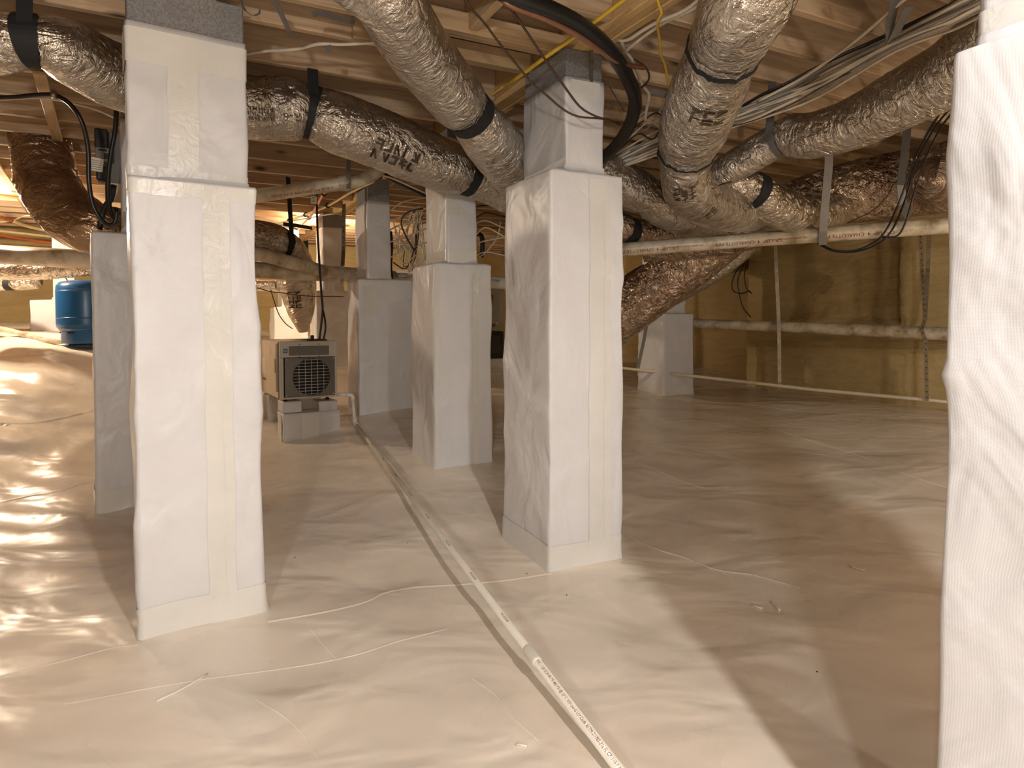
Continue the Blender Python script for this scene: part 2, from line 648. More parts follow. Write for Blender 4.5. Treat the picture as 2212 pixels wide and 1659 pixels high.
# ------------------------------------------------------------------ structure
JB = HC + 1.20            # underside of joists
GB = HC + 1.18            # underside of girders
SUB = JB + 0.235          # underside of subfloor
Q0, Q1, P0, P1_ = -8.0, 6.45, -4.0, 11.0


def build_floor():
    def axis(a, b, dense0, dense1, fine, coarse):
        out, v = [], a
        while v < b:
            out.append(v)
            v += fine if dense0 <= v < dense1 else coarse
        out.append(b)
        return out
    xs = axis(-13.0, 8.0, -4.6, 2.6, 0.045, 0.2)
    ys = axis(-7.5, 13.0, 0.6, 6.4, 0.045, 0.2)
    V, Fc = [], []
    for y in ys:
        for x in xs:
            V.append((x, y, floor_z(x, y)))
    nx = len(xs)
    for j in range(len(ys) - 1):
        for i in range(nx - 1):
            a = j * nx + i
            Fc.append((a, a + 1, a + nx + 1, a + nx))
    return mesh_obj('floor', V, Fc, MAT['liner'], smooth=True, label='cream white plastic liner sheet covering the uneven ground', kind='structure')


FLOOR = build_floor()


def seam(px, h=0.006, w=0.018, mat='liner'):
    h, w = h * 0.28, w * 0.5
    pts = [floor_pt(x, y) for x, y in px]
    P, _ = catmull(pts, 0.0, 0.04)
    V, Fc = [], []
    for i, p in enumerate(P):
        d = (P[min(i + 1, len(P) - 1)] - P[max(i - 1, 0)]); d.z = 0; d.normalize()
        n = Vector((-d.y, d.x, 0))
        for s, hh in ((-1, -0.002), (-0.15, h), (0.25, h * 0.9), (0.3, -0.004)):
            q = p + n * (s * w)
            V.append((q.x, q.y, floor_z(q.x, q.y) + hh))
    for i in range(len(P) - 1):
        for k in range(3):
            Fc.append((i * 4 + k, i * 4 + k + 1, (i + 1) * 4 + k + 1, (i + 1) * 4 + k))
    mesh_obj('liner_seam', V, Fc, MAT[mat], FLOOR, smooth=False)


seam([(578, 1343), (700, 1322), (790, 1300), (845, 1277), (1000, 1262), (1190, 1238)], 0.010, 0.03)
seam([(0, 1462), (120, 1432), (240, 1400), (300, 1392)], 0.008)
seam([(140, 1520), (420, 1470), (728, 1424), (860, 1385), (965, 1358)], 0.005, 0.02)
seam([(668, 1355), (700, 1395), (728, 1424)], 0.004, 0.012)
seam([(555, 1512), (640, 1570), (690, 1640)], 0.004, 0.012)
seam([(1020, 1465), (1070, 1500), (1110, 1550), (1165, 1600)], 0.005, 0.014)
seam([(1340, 855), (1560, 870), (1760, 890), (2040, 905)], 0.006, 0.02)
seam([(1740, 948), (1860, 985), (1960, 1025), (2050, 1054)], 0.012, 0.04)
seam([(1590, 895), (1660, 922), (1740, 948)], 0.008, 0.03)
seam([(0, 915), (95, 910), (170, 893), (210, 880)], 0.012, 0.05)
seam([(0, 1085), (70, 1070), (130, 1060), (208, 1036)], 0.012, 0.05)
seam([(1380, 1000), (1450, 1030), (1525, 1055)], 0.008, 0.03)
seam([(940, 1025), (1000, 1035), (1085, 1025)], 0.004, 0.015)

CEIL = mesh_obj('ceiling', *box_vf(Q0, P0, SUB, Q1, P1_, SUB + 0.03), MAT['ply'], label='plywood subfloor above the crawl space', kind='structure')
CEIL.rotation_euler = (0, 0, TH)


def board_mesh(name, L, t, d, mat, b=0.003):
    v, f = box_vf(0, -t / 2, 0, L, t / 2, d, b)
    me = bpy.data.meshes.new(name)
    me.from_pydata(v, [], f)
    me.materials.append(mat)
    return me


def boards(name, me, placements, parent):
    """copies sharing one mesh, in the ceiling's frame (q, p, z, turn)"""
    for q, p, z, r in placements:
        o = bpy.data.objects.new(name, me)
        o.location = (q, p, z)
        o.rotation_euler = (0, 0, r)
        link(o, parent)


GQ1, GQ2 = 1.607, 0.07
T38 = 0.038
j2 = [2.61, 2.86, 3.29, 3.77, 4.25, 4.72, 5.22, 5.70, 6.18, 6.66, 7.14, 7.62, 8.10, 8.58, 9.05, 9.5, 9.95, 10.4] + [2.2 - 0.46 * k for k in range(13)]
j1 = [1.52 + 0.29 * k for k in range(32)] + [1.2 - 0.42 * k for k in range(12)]
j3 = [4.77 + 0.43 * k for k in range(-20, 14)]
rj = random.Random(5)
m2 = board_mesh('joist', GQ1 - 0.06 - (GQ2 + 0.06), T38, 0.234, MAT['joist_wood'])
boards('joist', m2, [(GQ2 + 0.06, p - T38 / 2, JB + rj.uniform(-.004, .004), 0) for p in j2], CEIL)
m1 = board_mesh('joist', Q1 - (GQ1 + 0.06), T38, 0.234, MAT['joist_wood'])
boards('joist', m1, [(GQ1 + 0.06, p - T38 / 2, JB + rj.uniform(-.004, .004), 0) for p in j1], CEIL)
m3 = board_mesh('joist', GQ2 - 0.06 - Q0, T38, 0.234, MAT['joist_wood'])
boards('joist', m3, [(Q0, p - T38 / 2, JB + rj.uniform(-.004, .004), 0) for p in j3], CEIL)
gm = board_mesh('girder_ply', P1_ - P0, 0.0385, SUB - GB, MAT['girder_wood'])
boards('girder_ply', gm, [(GQ1 + d, P0, GB + z, math.pi / 2) for d, z in ((-.039, 0), (0, .003), (.039, -.002))], CEIL)
boards('girder_ply', gm, [(GQ2 + d, P0, GB + z, math.pi / 2) for d, z in ((-.039, 0), (0, .003), (.039, -.002))], CEIL)
# blocking between joists
bl = board_mesh('blocking', 0.37, T38, 0.20, MAT['strip_wood'])
boards('blocking', bl, [(1.10, 2.20, JB + 0.01, math.pi / 2), (1.12, 1.74, JB + 0.01, math.pi / 2), (-2.6, 5.35 - .37, JB + 0.01, math.pi / 2)], CEIL)
led = board_mesh('ledger_strip', 0.85, T38, 0.085, MAT['strip_wood'])
boards('ledger_strip', led, [(0.72, 2.61 - T38 * 1.55, JB - 0.004, 0), (0.66, 2.86 - T38 * 1.55, JB - 0.006, 0)], CEIL)
# furring strips nailed under the left-hand joists
fs = board_mesh('furring_strip', 3.3, 0.055, 0.02, MAT['strip_wood'])
boards('furring_strip', fs, [(-0.60, 3.85, JB - 0.022, math.pi / 2 + math.radians(5.2)), (-1.23, 5.9, JB - 0.022, math.pi / 2 + math.radians(5.2)),
                             (-2.35, 4.4, JB - 0.022, math.pi / 2 + math.radians(4.0))], CEIL)


def wall_grid(name, label, p_of, L, z1, disp, mat, step=0.07):
    """wall panel: p_of(s, off) world xy at run s with inward offset off"""
    ns, nz = int(L / step), int(z1 / step)
    V, Fc = [], []
    for j in range(nz + 1):
        z = -0.1 + (z1 + 0.1) * j / nz
        for i in range(ns + 1):
            s = L * i / ns
            V.append((*p_of(s, disp(s, z)), z))
    for j in range(nz):
        for i in range(ns):
            a = j * (ns + 1) + i
            Fc.append((a, a + 1, a + ns + 2, a + ns + 1))
    m = len(V)                                # plain outer skin, so the wall has thickness
    for s, z in ((0, -0.1), (L, -0.1), (L, z1), (0, z1)):
        V.append((*p_of(s, -0.2), z))
    Fc.append((m + 3, m + 2, m + 1, m))
    Fc.append((m, m + 1, ns, 0)); Fc.append((m + 2, m + 3, nz * (ns + 1), len(V) - 5))
    return mesh_obj(name, V, Fc, mat, smooth=True, label=label, kind='structure')


WQ, WP = 5.71, 5.34                     # foam wall plane and its outer corner


def wall_hit(x, y):
    r = ray(x, y)
    rq, rp = QP(r.x, r.y)
    t = WQ / rq
    return rp * t, HC + r.z * t


ra, rb = wall_hit(1690, 545), wall_hit(1935, 690)
RP0, RP1 = rb[0], ra[0]                 # recess span along p (right to left)
RZ0, RZ1 = min(rb[1], wall_hit(1690, 700)[1]), ra[1]


def foam_disp(p, z):
    d = 0.02 * N3(p * 1.5, z * 1.5, 2.2) + 0.024 * (1 - abs(N3(p * .9, z * 11 + 0.8 * N3(p * 3, z * 2, 0.3), 6.1)) * 2.0)
    d += 0.008 * N3(p * 9, z * 9, 4.4)
    e = 0.05
    def ss(v, a):
        t = max(0.0, min(1.0, (v - a) / e + .5)); return t * t * (3 - 2 * t)
    ins = ss(p, RP0) * (1 - ss(p, RP1)) * ss(z, RZ0 + 0.05 * math.sin((p - RP0) * 1.4)) * (1 - ss(z, RZ1 + .4))
    d -= 0.12 * ins
    return d


wall_grid('wall_right', 'olive tan spray foam wall with a shallow recessed panel', lambda s, o: tuple(W(WQ - o, P0 + s)[:2]), WP - P0, SUB,
          lambda s, z: foam_disp(P0 + s, z), MAT['foam'], 0.06)
wall_grid('wall_jog', 'foam covered return of the right wall', lambda s, o: tuple(W(WQ + s, WP + o)[:2]), Q1 - WQ, SUB, lambda s, z: -0.02 + 0.012 * N3(s * 5, z * 5, 1.1), MAT['foam'])
wall_grid('wall_right_far', 'shaded foam wall behind the far right pier', lambda s, o: tuple(W(Q1 - 0.05 - o, WP + s)[:2]), P1_ - WP, SUB,
          lambda s, z: 0.02 * N3(s * 2, z * 6, 7.7) + (0.05 if abs((s % 0.9) - .45) < .2 else 0), MAT['foam'], 0.09)
wall_grid('wall_back', 'dark foam wall at the back of the crawl space', lambda s, o: tuple(W(Q1 - s, P1_ - o)[:2]), Q1 - Q0, SUB,
          lambda s, z: 0.02 * N3(s * 1.5, z * 6, 3.3), MAT['foam'], 0.16)
wall_grid('wall_left', 'foam wall at the far left', lambda s, o: tuple(W(Q0 + o, P1_ - s)[:2]), P1_ - P0, SUB,
          lambda s, z: 0.02 * N3(s * 1.5, z * 6, 4.3), MAT['foam'], 0.16)
wall_grid('wall_front', 'foam wall behind the camera', lambda s, o: tuple(W(Q0 + s, P0 + o)[:2]), Q1 - Q0, SUB,
          lambda s, z: 0.02 * N3(s * 1.5, z * 6, 5.3), MAT['foam'], 0.16)

# ------------------------------------------------------------------ piers
NS, NC = 20, 3


def rrect(x0, y0, w, d, r):
    """rounded rectangle, fixed topology: list of (x, y, nx, ny)"""
    out = []
    x1, y1 = x0 + w, y0 + d
    sides = [((x0 + r, y0), (x1 - r, y0), (0, -1)), ((x1, y0 + r), (x1, y1 - r), (1, 0)),
             ((x1 - r, y1), (x0 + r, y1), (0, 1)), ((x0, y1 - r), (x0, y0 + r), (-1, 0))]
    cents = [(x1 - r, y0 + r, -90), (x1 - r, y1 - r, 0), (x0 + r, y1 - r, 90), (x0 + r, y0 + r, 180)]
    for (a, b, n), (cx, cy, a0) in zip(sides, cents):
        for k in range(NS + 1):
            t = k / NS
            out.append((a[0] + (b[0] - a[0]) * t, a[1] + (b[1] - a[1]) * t, n[0], n[1]))
        for k in range(1, NC + 1):
            an = math.radians(a0 + 90 * k / (NC + 1))
            out.append((cx + r * math.cos(an), cy + r * math.sin(an), math.cos(an), math.sin(an)))
    return out


class Pier:
    def __init__(self, name, label, xy, ang, wr, wl, z_sh, up, z_wt, seed, weave='wrap_across', amp=0.010, lean=(0, 0), group=None, flare=0.009, top=None):
        self.zf = base_z(xy[0], xy[1])
        self.ang, self.seed, self.amp, self.lean, self.flare = ang, seed, amp, lean, flare
        self.root = empty(name, (xy[0], xy[1], self.zf), ang, label, 'pier', group)
        self.lo, self.up = (0, 0, wr, wl), up
        self.zs = z_sh - self.zf
        self.zw = z_wt - self.zf
        self.zt = (GB if top is None else top) - self.zf
        self.mat = MAT[weave]
        self.ca, self.sa = math.cos(ang), math.sin(ang)
        self.xy = xy
        self.lower()
        self.upper()
        self.blocks()

    def floor_at(self, x, y):
        wx = self.xy[0] + x * self.ca - y * self.sa
        wy = self.xy[1] + x * self.sa + y * self.ca
        return floor_z(wx, wy) - self.zf

    def d(self, x, y, z):
        s = self.seed
        a = N3(x * 3.1 + s, y * 3.1 - s, z * 2.4 + s)
        b = N3(x * 7 - s, y * 7 + s, z * 5.0)
        c = N3(x * 2.2 + z * 1.7 + s, y * 2.2 - z * 1.4, z * 0.8 - s)
        e = N3(x * 1.6 + z * 2.3 - s, y * 1.6 + z * 2.0 + s, z * 1.1 + 2 * s)
        m = max(0.0, N3(x * 2.1, y * 2.1, z * 1.3 + 3 * s))
        cr = max(0.0, 1 - abs(e) * 9.0) * m * 2.2
        cr2 = max(0.0, 1 - abs(c) * 8.0) * (0.4 + m)
        return self.amp * (0.75 * a + 0.35 * b + 0.55 * (1 - abs(c) * 3.0) + 0.8 * cr + 0.35 * cr2)

    def pos(self, e, z, off=0.0, k=1.0):
        x, y, nx, ny = e
        dd = (self.d(x, y, z) * k) + off
        return (x + nx * dd + self.lean[0] * z, y + ny * dd + self.lean[1] * z, z)

    def loft(self, name, rings, mat):
        n = len(rings[0])
        V, U, Fc = [], [], []
        for R in rings:
            u = 0.0
            for i, v in enumerate(R):
                if i: u += math.hypot(v[0] - R[i - 1][0], v[1] - R[i - 1][1])
                V.append(v); U.append((u, v[2]))
        for j in range(len(rings) - 1):
            for i in range(n):
                i2 = (i + 1) % n
                Fc.append((j * n + i, j * n + i2, (j + 1) * n + i2, (j + 1) * n + i))
        return mesh_obj(name, V, Fc, mat, self.root, smooth=True, uvs=U)

    def lower(self):
        L = rrect(*self.lo, 0.012)
        x, y, w, d = self.up
        Uq = rrect(x - .004, y - .004, w + .008, d + .008, 0.012)
        rings = []
        nz = max(4, int(self.zs / 0.026))
        for j in range(nz + 1):
            t = j / nz
            ring = []
            for e in L:
                fz = self.floor_at(e[0], e[1]) - 0.012
                z = fz + (self.zs - 0.008 - fz) * t
                fl = self.flare * math.exp(-((z - fz) / 0.035))
                ring.append(self.pos(e, z, fl))
            rings.append(ring)
        zt = self.zs
        for k, (t, dz) in enumerate(((0.04, 0.0), (0.5, 0.006), (0.94, 0.010), (1.0, 0.035))):
            ring = []
            for e, f in zip(L, Uq):
                a, b = self.pos(e, zt - 0.008, 0, 1 - t), f
                wob = 0.008 * N3(e[0] * 9 + self.seed, e[1] * 9, t * 3) * (1 - abs(2 * t - 1))
                lx = self.lean[0] * zt * t
                ly = self.lean[1] * zt * t
                ring.append((a[0] + (b[0] + self.lean[0] * zt - a[0]) * t, a[1] + (b[1] + self.lean[1] * zt - a[1]) * t, zt + dz + wob))
            rings.append(ring)
        self.loft('lower_wrap', rings, self.mat)

    def upper(self):
        Uq = rrect(*self.up, 0.012)
        rings = []
        n = max(3, int((self.zw - self.zs) / 0.028))
        for j in range(n + 1):
            z = self.zs - 0.03 + (self.zw - self.zs + 0.03) * j / n
            rings.append([self.pos(e, z, 0, 0.7) for e in Uq])
        rings.append([(e[0] + self.lean[0] * self.zw - e[2] * 0.006, e[1] + self.lean[1] * self.zw - e[3] * 0.006, self.zw) for e in Uq])
        self.loft('upper_wrap', rings, self.mat)

    def blocks(self):
        x, y, w, d = self.up
        z = self.zt
        e = 0.006
        lx, ly = self.lean[0] * z, self.lean[1] * z
        while z > self.zw - 0.04:
            box('concrete_block', x + e + lx, y + e + ly, z - 0.192, x + w - e + lx, y + d - e + ly, z, MAT['block'], self.root, 0.004)
            z -= 0.192
            if z > self.zw - 0.04:
                box('mortar_joint', x + e + .004 + lx, y + e + .004 + ly, z - 0.011, x + w - e - .004 + lx, y + d - e - .004 + ly, z, MAT['mortar'], self.root)
            z -= 0.011

    def tape(self, level, face, t0, t1, z0, z1, off=0.0022, follow=False):
        """flat tape patch; z0/z1 relative to this pier's foot; follow: measured from the ground"""
        x, y, w, d = self.lo if level == 'lo' else self.up
        k = 1.0 if level == 'lo' else 0.7
        nu, nz = max(2, int(abs(t1 - t0) / 0.03)), max(2, int(abs(z1 - z0) / 0.04))
        V, Fc = [], []
        for j in range(nz + 1):
            for i in range(nu + 1):
                t = t0 + (t1 - t0) * i / nu + 0.004 * N3(j * .35, self.seed, t0 * 9) * (1 if i in (0, nu) else 0)
                if face == 'r': e = (x + t, y, 0, -1)
                elif face == 'l': e = (x, y + t, -1, 0)
                else: e = (x + w, y + t, 1, 0)
                fz = self.floor_at(e[0], e[1]) if follow else 0.0
                z = fz + z0 + (z1 - z0) * j / nz
                fl = self.flare * math.exp(-((z - self.floor_at(e[0], e[1]) + .012) / 0.035)) if level == 'lo' else 0
                V.append(self.pos(e, z, off + fl, k))
        for j in range(nz):
            for i in range(nu):
                a = j * (nu + 1) + i
                f = (a, a + 1, a + nu + 2, a + nu + 1)
                Fc.append(f if face != 'l' else f[::-1])
        return mesh_obj('tape_strip', V, Fc, MAT['tape'], self.root, smooth=True)

    def band(self, level, z0, z1, off=0.002):
        q = rrect(*(self.lo if level == 'lo' else self.up), 0.012)
        k = 1.0 if level == 'lo' else 0.7
        n = max(2, int((z1 - z0) / 0.03))
        rings = []
        for j in range(n + 1):
            ring = []
            for e in q:
                fz = self.floor_at(e[0], e[1]) if level == 'lo' and z0 < 0.05 else 0.0
                z = fz + z0 + (z1 - z0) * j / n + (0.008 * N3(e[0] * 4, e[1] * 4, self.seed) if j == n else 0)
                fl = self.flare * 1.2 * math.exp(-((z - fz + .012) / 0.035)) if level == 'lo' and z0 < 0.05 else 0
                ring.append(self.pos(e, z, off + fl, k))
            rings.append(ring)
        return self.loft('tape_band', rings, MAT['tape'])


def corner(x, y, Y):
    p = at(x, y, Y)
    return (p.x, p.y)


def zpx(y, Y):
    return at(CX, y, Y).z


WR, WL = 0.385, 0.445
UPX = (0.095, 0.03, 0.200, 0.395)        # 8x16 block turned along the girder
# centre pier
c = floor_pt(1187, 1236)
PA = Pier('wrapped_pier', 'white wrapped block pier in the middle, grey block top under black hose', (c.x, c.y), TH, WR, WL, zpx(364, c.y), UPX, zpx(160, c.y + .05), 11.3, 'wrap_up', 0.010)
PA.tape('lo', 'r', 0.20, 0.285, 0.02, PA.zs - 0.02)
PA.tape('lo', 'r', 0.278, 0.315, 0.10, PA.zs - 0.10, 0.0035)
PA.band('lo', 0.0, 0.11)
PA.tape('up', 'r', 0.02, 0.17, PA.zw - 0.10, PA.zw - 0.01)
# near left pier
PB = Pier('wrapped_pier', 'large white wrapped pier at left with block top and mortar line', corner(304, 1393, 2.17), math.radians(32.0), 0.398, 0.42,
          zpx(378, 2.17), (0.0, 0.13, 0.392, 0.195), zpx(42, 2.28), 4.7, 'wrap_across', 0.012, lean=(-0.004, 0.0), top=GB)
PB.tape('lo', 'r', 0.215, 0.275, 0.0, PB.zs - 0.02)
PB.tape('lo', 'r', 0.272, 0.305, 0.0, PB.zs - 0.03, 0.0035)
PB.band('lo', 0.0, 0.10)
PB.band('lo', PB.zs - 0.06, PB.zs - 0.012, 0.0018)
PB.band('up', PB.zs + 0.0, PB.zs + 0.06, 0.003)
PB.tape('up', 'r', 0.125, 0.225, PB.zs + 0.05, PB.zw - 0.14)
PB.band('up', PB.zw - 0.14, PB.zw - 0.02, 0.003)
# near right pier, its left face fills the right edge
fl_ = at(2044, 690, 1.10)
nc = Vector((fl_.x + S_ * 0.42, fl_.y - C_ * 0.42, 0))
PC = Pier('wrapped_pier', 'nearest white wrapped pier filling the right edge of the view', (nc.x, nc.y), TH, 0.40, 0.42, zpx(118, 1.10), (0.055, 0.01, 0.25, 0.40), GB - 0.05, 23.1, 'wrap_up', 0.009)
PC.band('up', PC.zs + 0.0, PC.zs + 0.07, 0.003)
PC.tape('up', 'l', 0.02, 0.10, PC.zs + 0.07, PC.zw - 0.02)
PC.band('lo', 0.0, 0.10)
# second in the row
c = at(940, 1015, 3.95)
PD = Pier('wrapped_pier', 'grey shaded wrapped pier behind the middle pier, small tape patch on its neck', (c.x, c.y), TH, WR, 0.43, zpx(568, 3.95), UPX, GB - 0.06, 7.9, 'wrap_up', 0.009)
PD.tape('lo', 'r', 0.25, 0.29, 0.0, PD.zs - 0.06)
PD.tape('up', 'r', 0.0, 0.085, PD.zs + 0.30, PD.zs + 0.43)
PD.band('up', PD.zs, PD.zs + 0.09)
PD.tape('lo', 'r', 0.0, 0.03, 0.0, PD.zs - 0.01)
# third in the row
c = at(777, 895, 5.35)
PE = Pier('wrapped_pier', 'wrapped pier right of the dehumidifier with dark block top', (c.x, c.y), TH, 0.46, 0.42, zpx(603, 5.35), (0.08, 0.03, 0.20, 0.395), zpx(440, 5.5), 31.7, 'wrap_up', 0.012)
PE.tape('lo', 'r', 0.03, 0.15, PE.zs - 0.30, PE.zs - 0.06)
PE.band('up', PE.zs, PE.zs + 0.07)
# fourth in the row
c = at(684, 800, 7.1)
PF = Pier('wrapped_pier', 'pale wrapped pier directly behind the dehumidifier with block cap', (c.x, c.y), TH, 0.40, 0.40, zpx(628, 7.1), (0.08, 0.03, 0.23, 0.36), zpx(491, 7.2), 17.3, 'wrap_up', 0.012)
# left row
c = at(209, 1122, 3.52)
PG = Pier('wrapped_pier', 'narrow grey strip of wrapped pier just left of the large left pier', (c.x, c.y), math.radians(33.0), 0.40, 0.30, zpx(500, 3.52), (0.15, 0.05, 0.235, 0.20), GB - 0.06, 43.9, 'wrap_up', 0.006)
PG.band('lo', 0.0, 0.12)
c = at(592, 720, 8.0)
PH = Pier('wrapped_pier', 'small far pier behind the dehumidifier seen left of the drooping duct', (c.x, c.y), TH, 0.40, 0.40, zpx(664, 8.0), (0.10, 0.0, 0.2, 0.4), GB - 0.06, 53.0, 'wrap_up', 0.012)
c = at(66, 716, 6.9)
PI_ = Pier('wrapped_pier', 'far left wrapped pier behind the blue tank', (c.x, c.y), math.radians(34), 0.40, 0.40, zpx(648, 6.9), (0.2, 0.1, 0.2, 0.2), GB - 0.06, 61.0, 'wrap_up', 0.008)
# far right
c = at(1433, 858, 6.45)
PJ = Pier('wrapped_pier', 'far right wrapped pier below the taped duct', (c.x, c.y), TH, 0.39, 0.41, zpx(678, 6.45), (0.02, 0.05, 0.30, 0.33), GB - 0.06, 71.0, 'wrap_up', 0.006)
PJ.band('lo', 0.0, 0.09)

# ------------------------------------------------------------------ ducts
class Path:
    """sampled tube path, so bands and print can follow it"""
    def __init__(self, P, R):
        self.P, self.R = P, R
        self.T, self.A, self.B = frames(P)
        self.S = [0.0]
        for i in range(1, len(P)): self.S.append(self.S[-1] + (P[i] - P[i - 1]).length)

    def near(self, v):
        return min(range(len(self.P)), key=lambda i: (self.P[i] - v).length)

    def at(self, s):
        s = max(0.0, min(self.S[-1], s))
        i = max(0, min(len(self.S) - 2, int(np.searchsorted(self.S, s)) - 1))
        t = (s - self.S[i]) / max(1e-9, self.S[i + 1] - self.S[i])
        L = lambda X: X[i].lerp(X[i + 1], t)
        return L(self.P), L(self.T).normalized(), L(self.A).normalized(), L(self.B).normalized(), self.R[i] * (1 - t) + self.R[i + 1] * t


def px_path(px):
    pts = [at(x, y, Y) for x, y, Y, d in px]
    rad = [d / 2 * Y / F for x, y, Y, d in px]
    return pts, rad


def duct(name, label, px, mat='foil_flex', cinch=(), seed=0.0, seg=40, step=0.022, crumple=1.0, group=None, cat='duct', pleat=1.0):
    """px: (x, y, depth, diameter); cinch: (point index, kind) with kind black / grey / seam / hang"""
    pts, rad = px_path(px)
    P, R = catmull(pts, rad, step)
    pa = Path(P, R)
    cs = [(pa.S[pa.near(pts[i])], kind) for i, kind in cinch]

    def disp(s, a, r):
        ca, sa = math.cos(a), math.sin(a)
        b = 0.035 * N3(ca * 1.2 + seed, sa * 1.2, s * 3.0) + 0.020 * N3(ca * 2.5, sa * 2.5 + seed, s * 9.0)
        rg = 1 - abs(N3(ca * 1.6 + seed, sa * 1.6, s * 22.0)) * 3.0
        b += 0.012 * rg * crumple
        for c, k in cs:
            d = s - c
            g = math.exp(-(d / 0.10) ** 2)
            b += pleat * 0.022 * g * math.cos(a * 11 + seed + 6 * d) + pleat * 0.016 * g * math.cos(a * 17 - 3 * seed)
            if k == 'seam':          # one sleeve pushed into the next: a step in radius
                b += 0.07 * math.exp(-((d - 0.03) / 0.03) ** 2) if d < 0.03 else 0.07 * math.exp(-((d - 0.03) / 0.15) ** 2) * -0.6
            else:
                b -= 0.05 * math.exp(-(d / 0.035) ** 2)
        return r * (1 + b)

    o = tube(name, pts, rad, MAT[mat], None, seg=seg, step=step, disp=disp, label=label, cat=cat, group=group)
    o0 = o.location
    for c, k in cs:
        if k == 'none': continue
        w = {'black': 0.052, 'hang': 0.052, 'grey': 0.045, 'seam': 0.016}[k]
        m = {'black': 'black_strap', 'hang': 'black_strap', 'grey': 'grey_strap', 'seam': 'black_strap'}[k]
        V, Fc = [], []
        n = 36
        for j, (ds, off) in enumerate(((-w / 2, 0.0), (-w / 2, .006), (w / 2, .006), (w / 2, 0.0))):
            p, t, A, B, r = pa.at(c + ds)
            for i in range(n):
                a = 2 * math.pi * i / n
                rr = (disp(c + ds, a, r) * 0.35 + r * 0.97 * 0.65) + off
                if k == 'seam': rr = disp(c + ds, a, r) + off * 0.5
                V.append(p + A * (math.cos(a) * rr) + B * (math.sin(a) * rr) - o0)
        for j in range(3):
            for i in range(n):
                i2 = (i + 1) % n
                Fc.append((j * n + i, j * n + i2, (j + 1) * n + i2, (j + 1) * n + i))
        mesh_obj('strap', V, Fc, MAT[m], o, smooth=False)
        if k in ('hang', 'grey'):     # both tails of the strap up to the joists
            p, t, A, B, r = pa.at(c)
            side = t.cross(Vector((0, 0, 1))).normalized()
            near = 1 if (side.dot(Vector((0, 0, HC)) - p)) > 0 else -1
            for sg in (near,):
                b0 = p + side * (sg * r * 1.0) + Vector((0, 0, 0.02)) - o0
                b1 = Vector((b0.x, b0.y, JB - o0.z - 0.002)) - side * (sg * r * 0.25)
                if b1.z - b0.z > 0.03:
                    ribbon('strap_tail', [b0, (b0 + b1) / 2, b1], t, w * 0.95, 0.003, MAT[m], o, smooth_path=False)
    return o, pa


def print_on(path, o, s0, ang, text, size, mat, flip=False, r_off=0.004, name='printed_text', aspect=1.0, mirror_len=False):
    """lettering laid on a tube: x runs along the axis, y around it"""
    V, Fc = text_vf(text, size)
    out = []
    o0 = o.location
    for x, y, _ in V:
        x *= aspect
        if flip: x, y = -x, -y
        p, t, A, B, r = path.at(s0 + x)
        a = ang - y / r
        rr = r + r_off
        out.append(p + A * (math.cos(a) * rr) + B * (math.sin(a) * rr) - o0)
    return mesh_obj(name, out, Fc, MAT[mat], o, kind='stuff')


def face_angle(path, s):
    """angle round the tube that faces the camera"""
    p, t, A, B, r = path.at(s)
    d = Vector((0, 0, HC)) - p
    return math.atan2(d.dot(B), d.dot(A))


D1, P1p = duct('insulated_duct', 'long foil duct with black straps running behind the large left pier to the middle', [
    (-150, 60, 2.35, 140), (-20, 90, 2.40, 140), (66, 88, 2.42, 98), (140, 108, 2.5, 130), (250, 165, 2.75, 136), (400, 207, 2.95, 134), (540, 233, 3.1, 134),
    (630, 236, 3.18, 130), (670, 242, 3.22, 104), (735, 268, 3.28, 128), (850, 313, 3.45, 122), (955, 357, 3.65, 112), (1012, 375, 3.75, 92), (1065, 395, 3.85, 96), (1140, 430, 3.95, 95), (1230, 440, 4.05, 95)],
    'foil_flex', [(2, 'hang'), (8, 'hang'), (12, 'black')], 1.7)
D2, P2p = duct('insulated_duct', 'foil duct slanting down from the top centre to the middle pier', [
    (745, -80, 1.98, 150), (835, 0, 2.1, 143), (905, 110, 2.45, 140), (985, 212, 2.8, 124), (1015, 246, 2.9, 100), (1052, 292, 3.05, 116), (1100, 352, 3.38, 118), (1160, 420, 3.75, 108)],
    'foil_flex', [(4, 'black')], 5.1)
D3, P3p = duct('insulated_duct', 'thick foil duct dropping from the top right into the duct cluster', [
    (1660, -110, 1.95, 205), (1612, 0, 2.05, 195), (1578, 75, 2.25, 166), (1565, 105, 2.32, 152), (1530, 190, 2.55, 160), (1500, 270, 2.8, 148), (1485, 322, 2.98, 118), (1480, 375, 3.1, 106),
    (1492, 415, 3.25, 106), (1530, 440, 3.55, 98), (1585, 456, 3.9, 88), (1645, 458, 4.3, 84), (1690, 456, 4.62, 80)],
    'foil_flex', [(3, 'seam'), (6, 'seam'), (8, 'none')], 9.3)
D4, P4p = duct('insulated_duct', 'wrinkled foil duct rising to the nearest right pier, grey strap on it', [
    (2210, 20, 2.35, 160), (2070, 145, 2.62, 142), (1950, 212, 2.85, 128), (1850, 264, 3.05, 112), (1760, 292, 3.2, 98), (1710, 293, 3.3, 90), (1680, 303, 3.36, 72), (1630, 332, 3.45, 72), (1580, 362, 3.55, 66), (1530, 390, 3.68, 58), (1480, 412, 3.85, 52)],
    'foil_flex', [(6, 'grey')], 13.9)
D6, P6p = duct('duct_trunk', 'brown taped foil trunk duct above the stamped pipe at right', [
    (2230, 320, 4.0, 190), (2090, 375, 4.15, 160), (1990, 392, 4.35, 146), (1890, 407, 4.45, 138), (1780, 430, 4.55, 122), (1680, 462, 4.65, 112), (1580, 492, 4.75, 112), (1480, 512, 4.85, 100), (1390, 520, 4.95, 90)],
    'foil_taped', [(3, 'none')], 17.1, crumple=1.2)
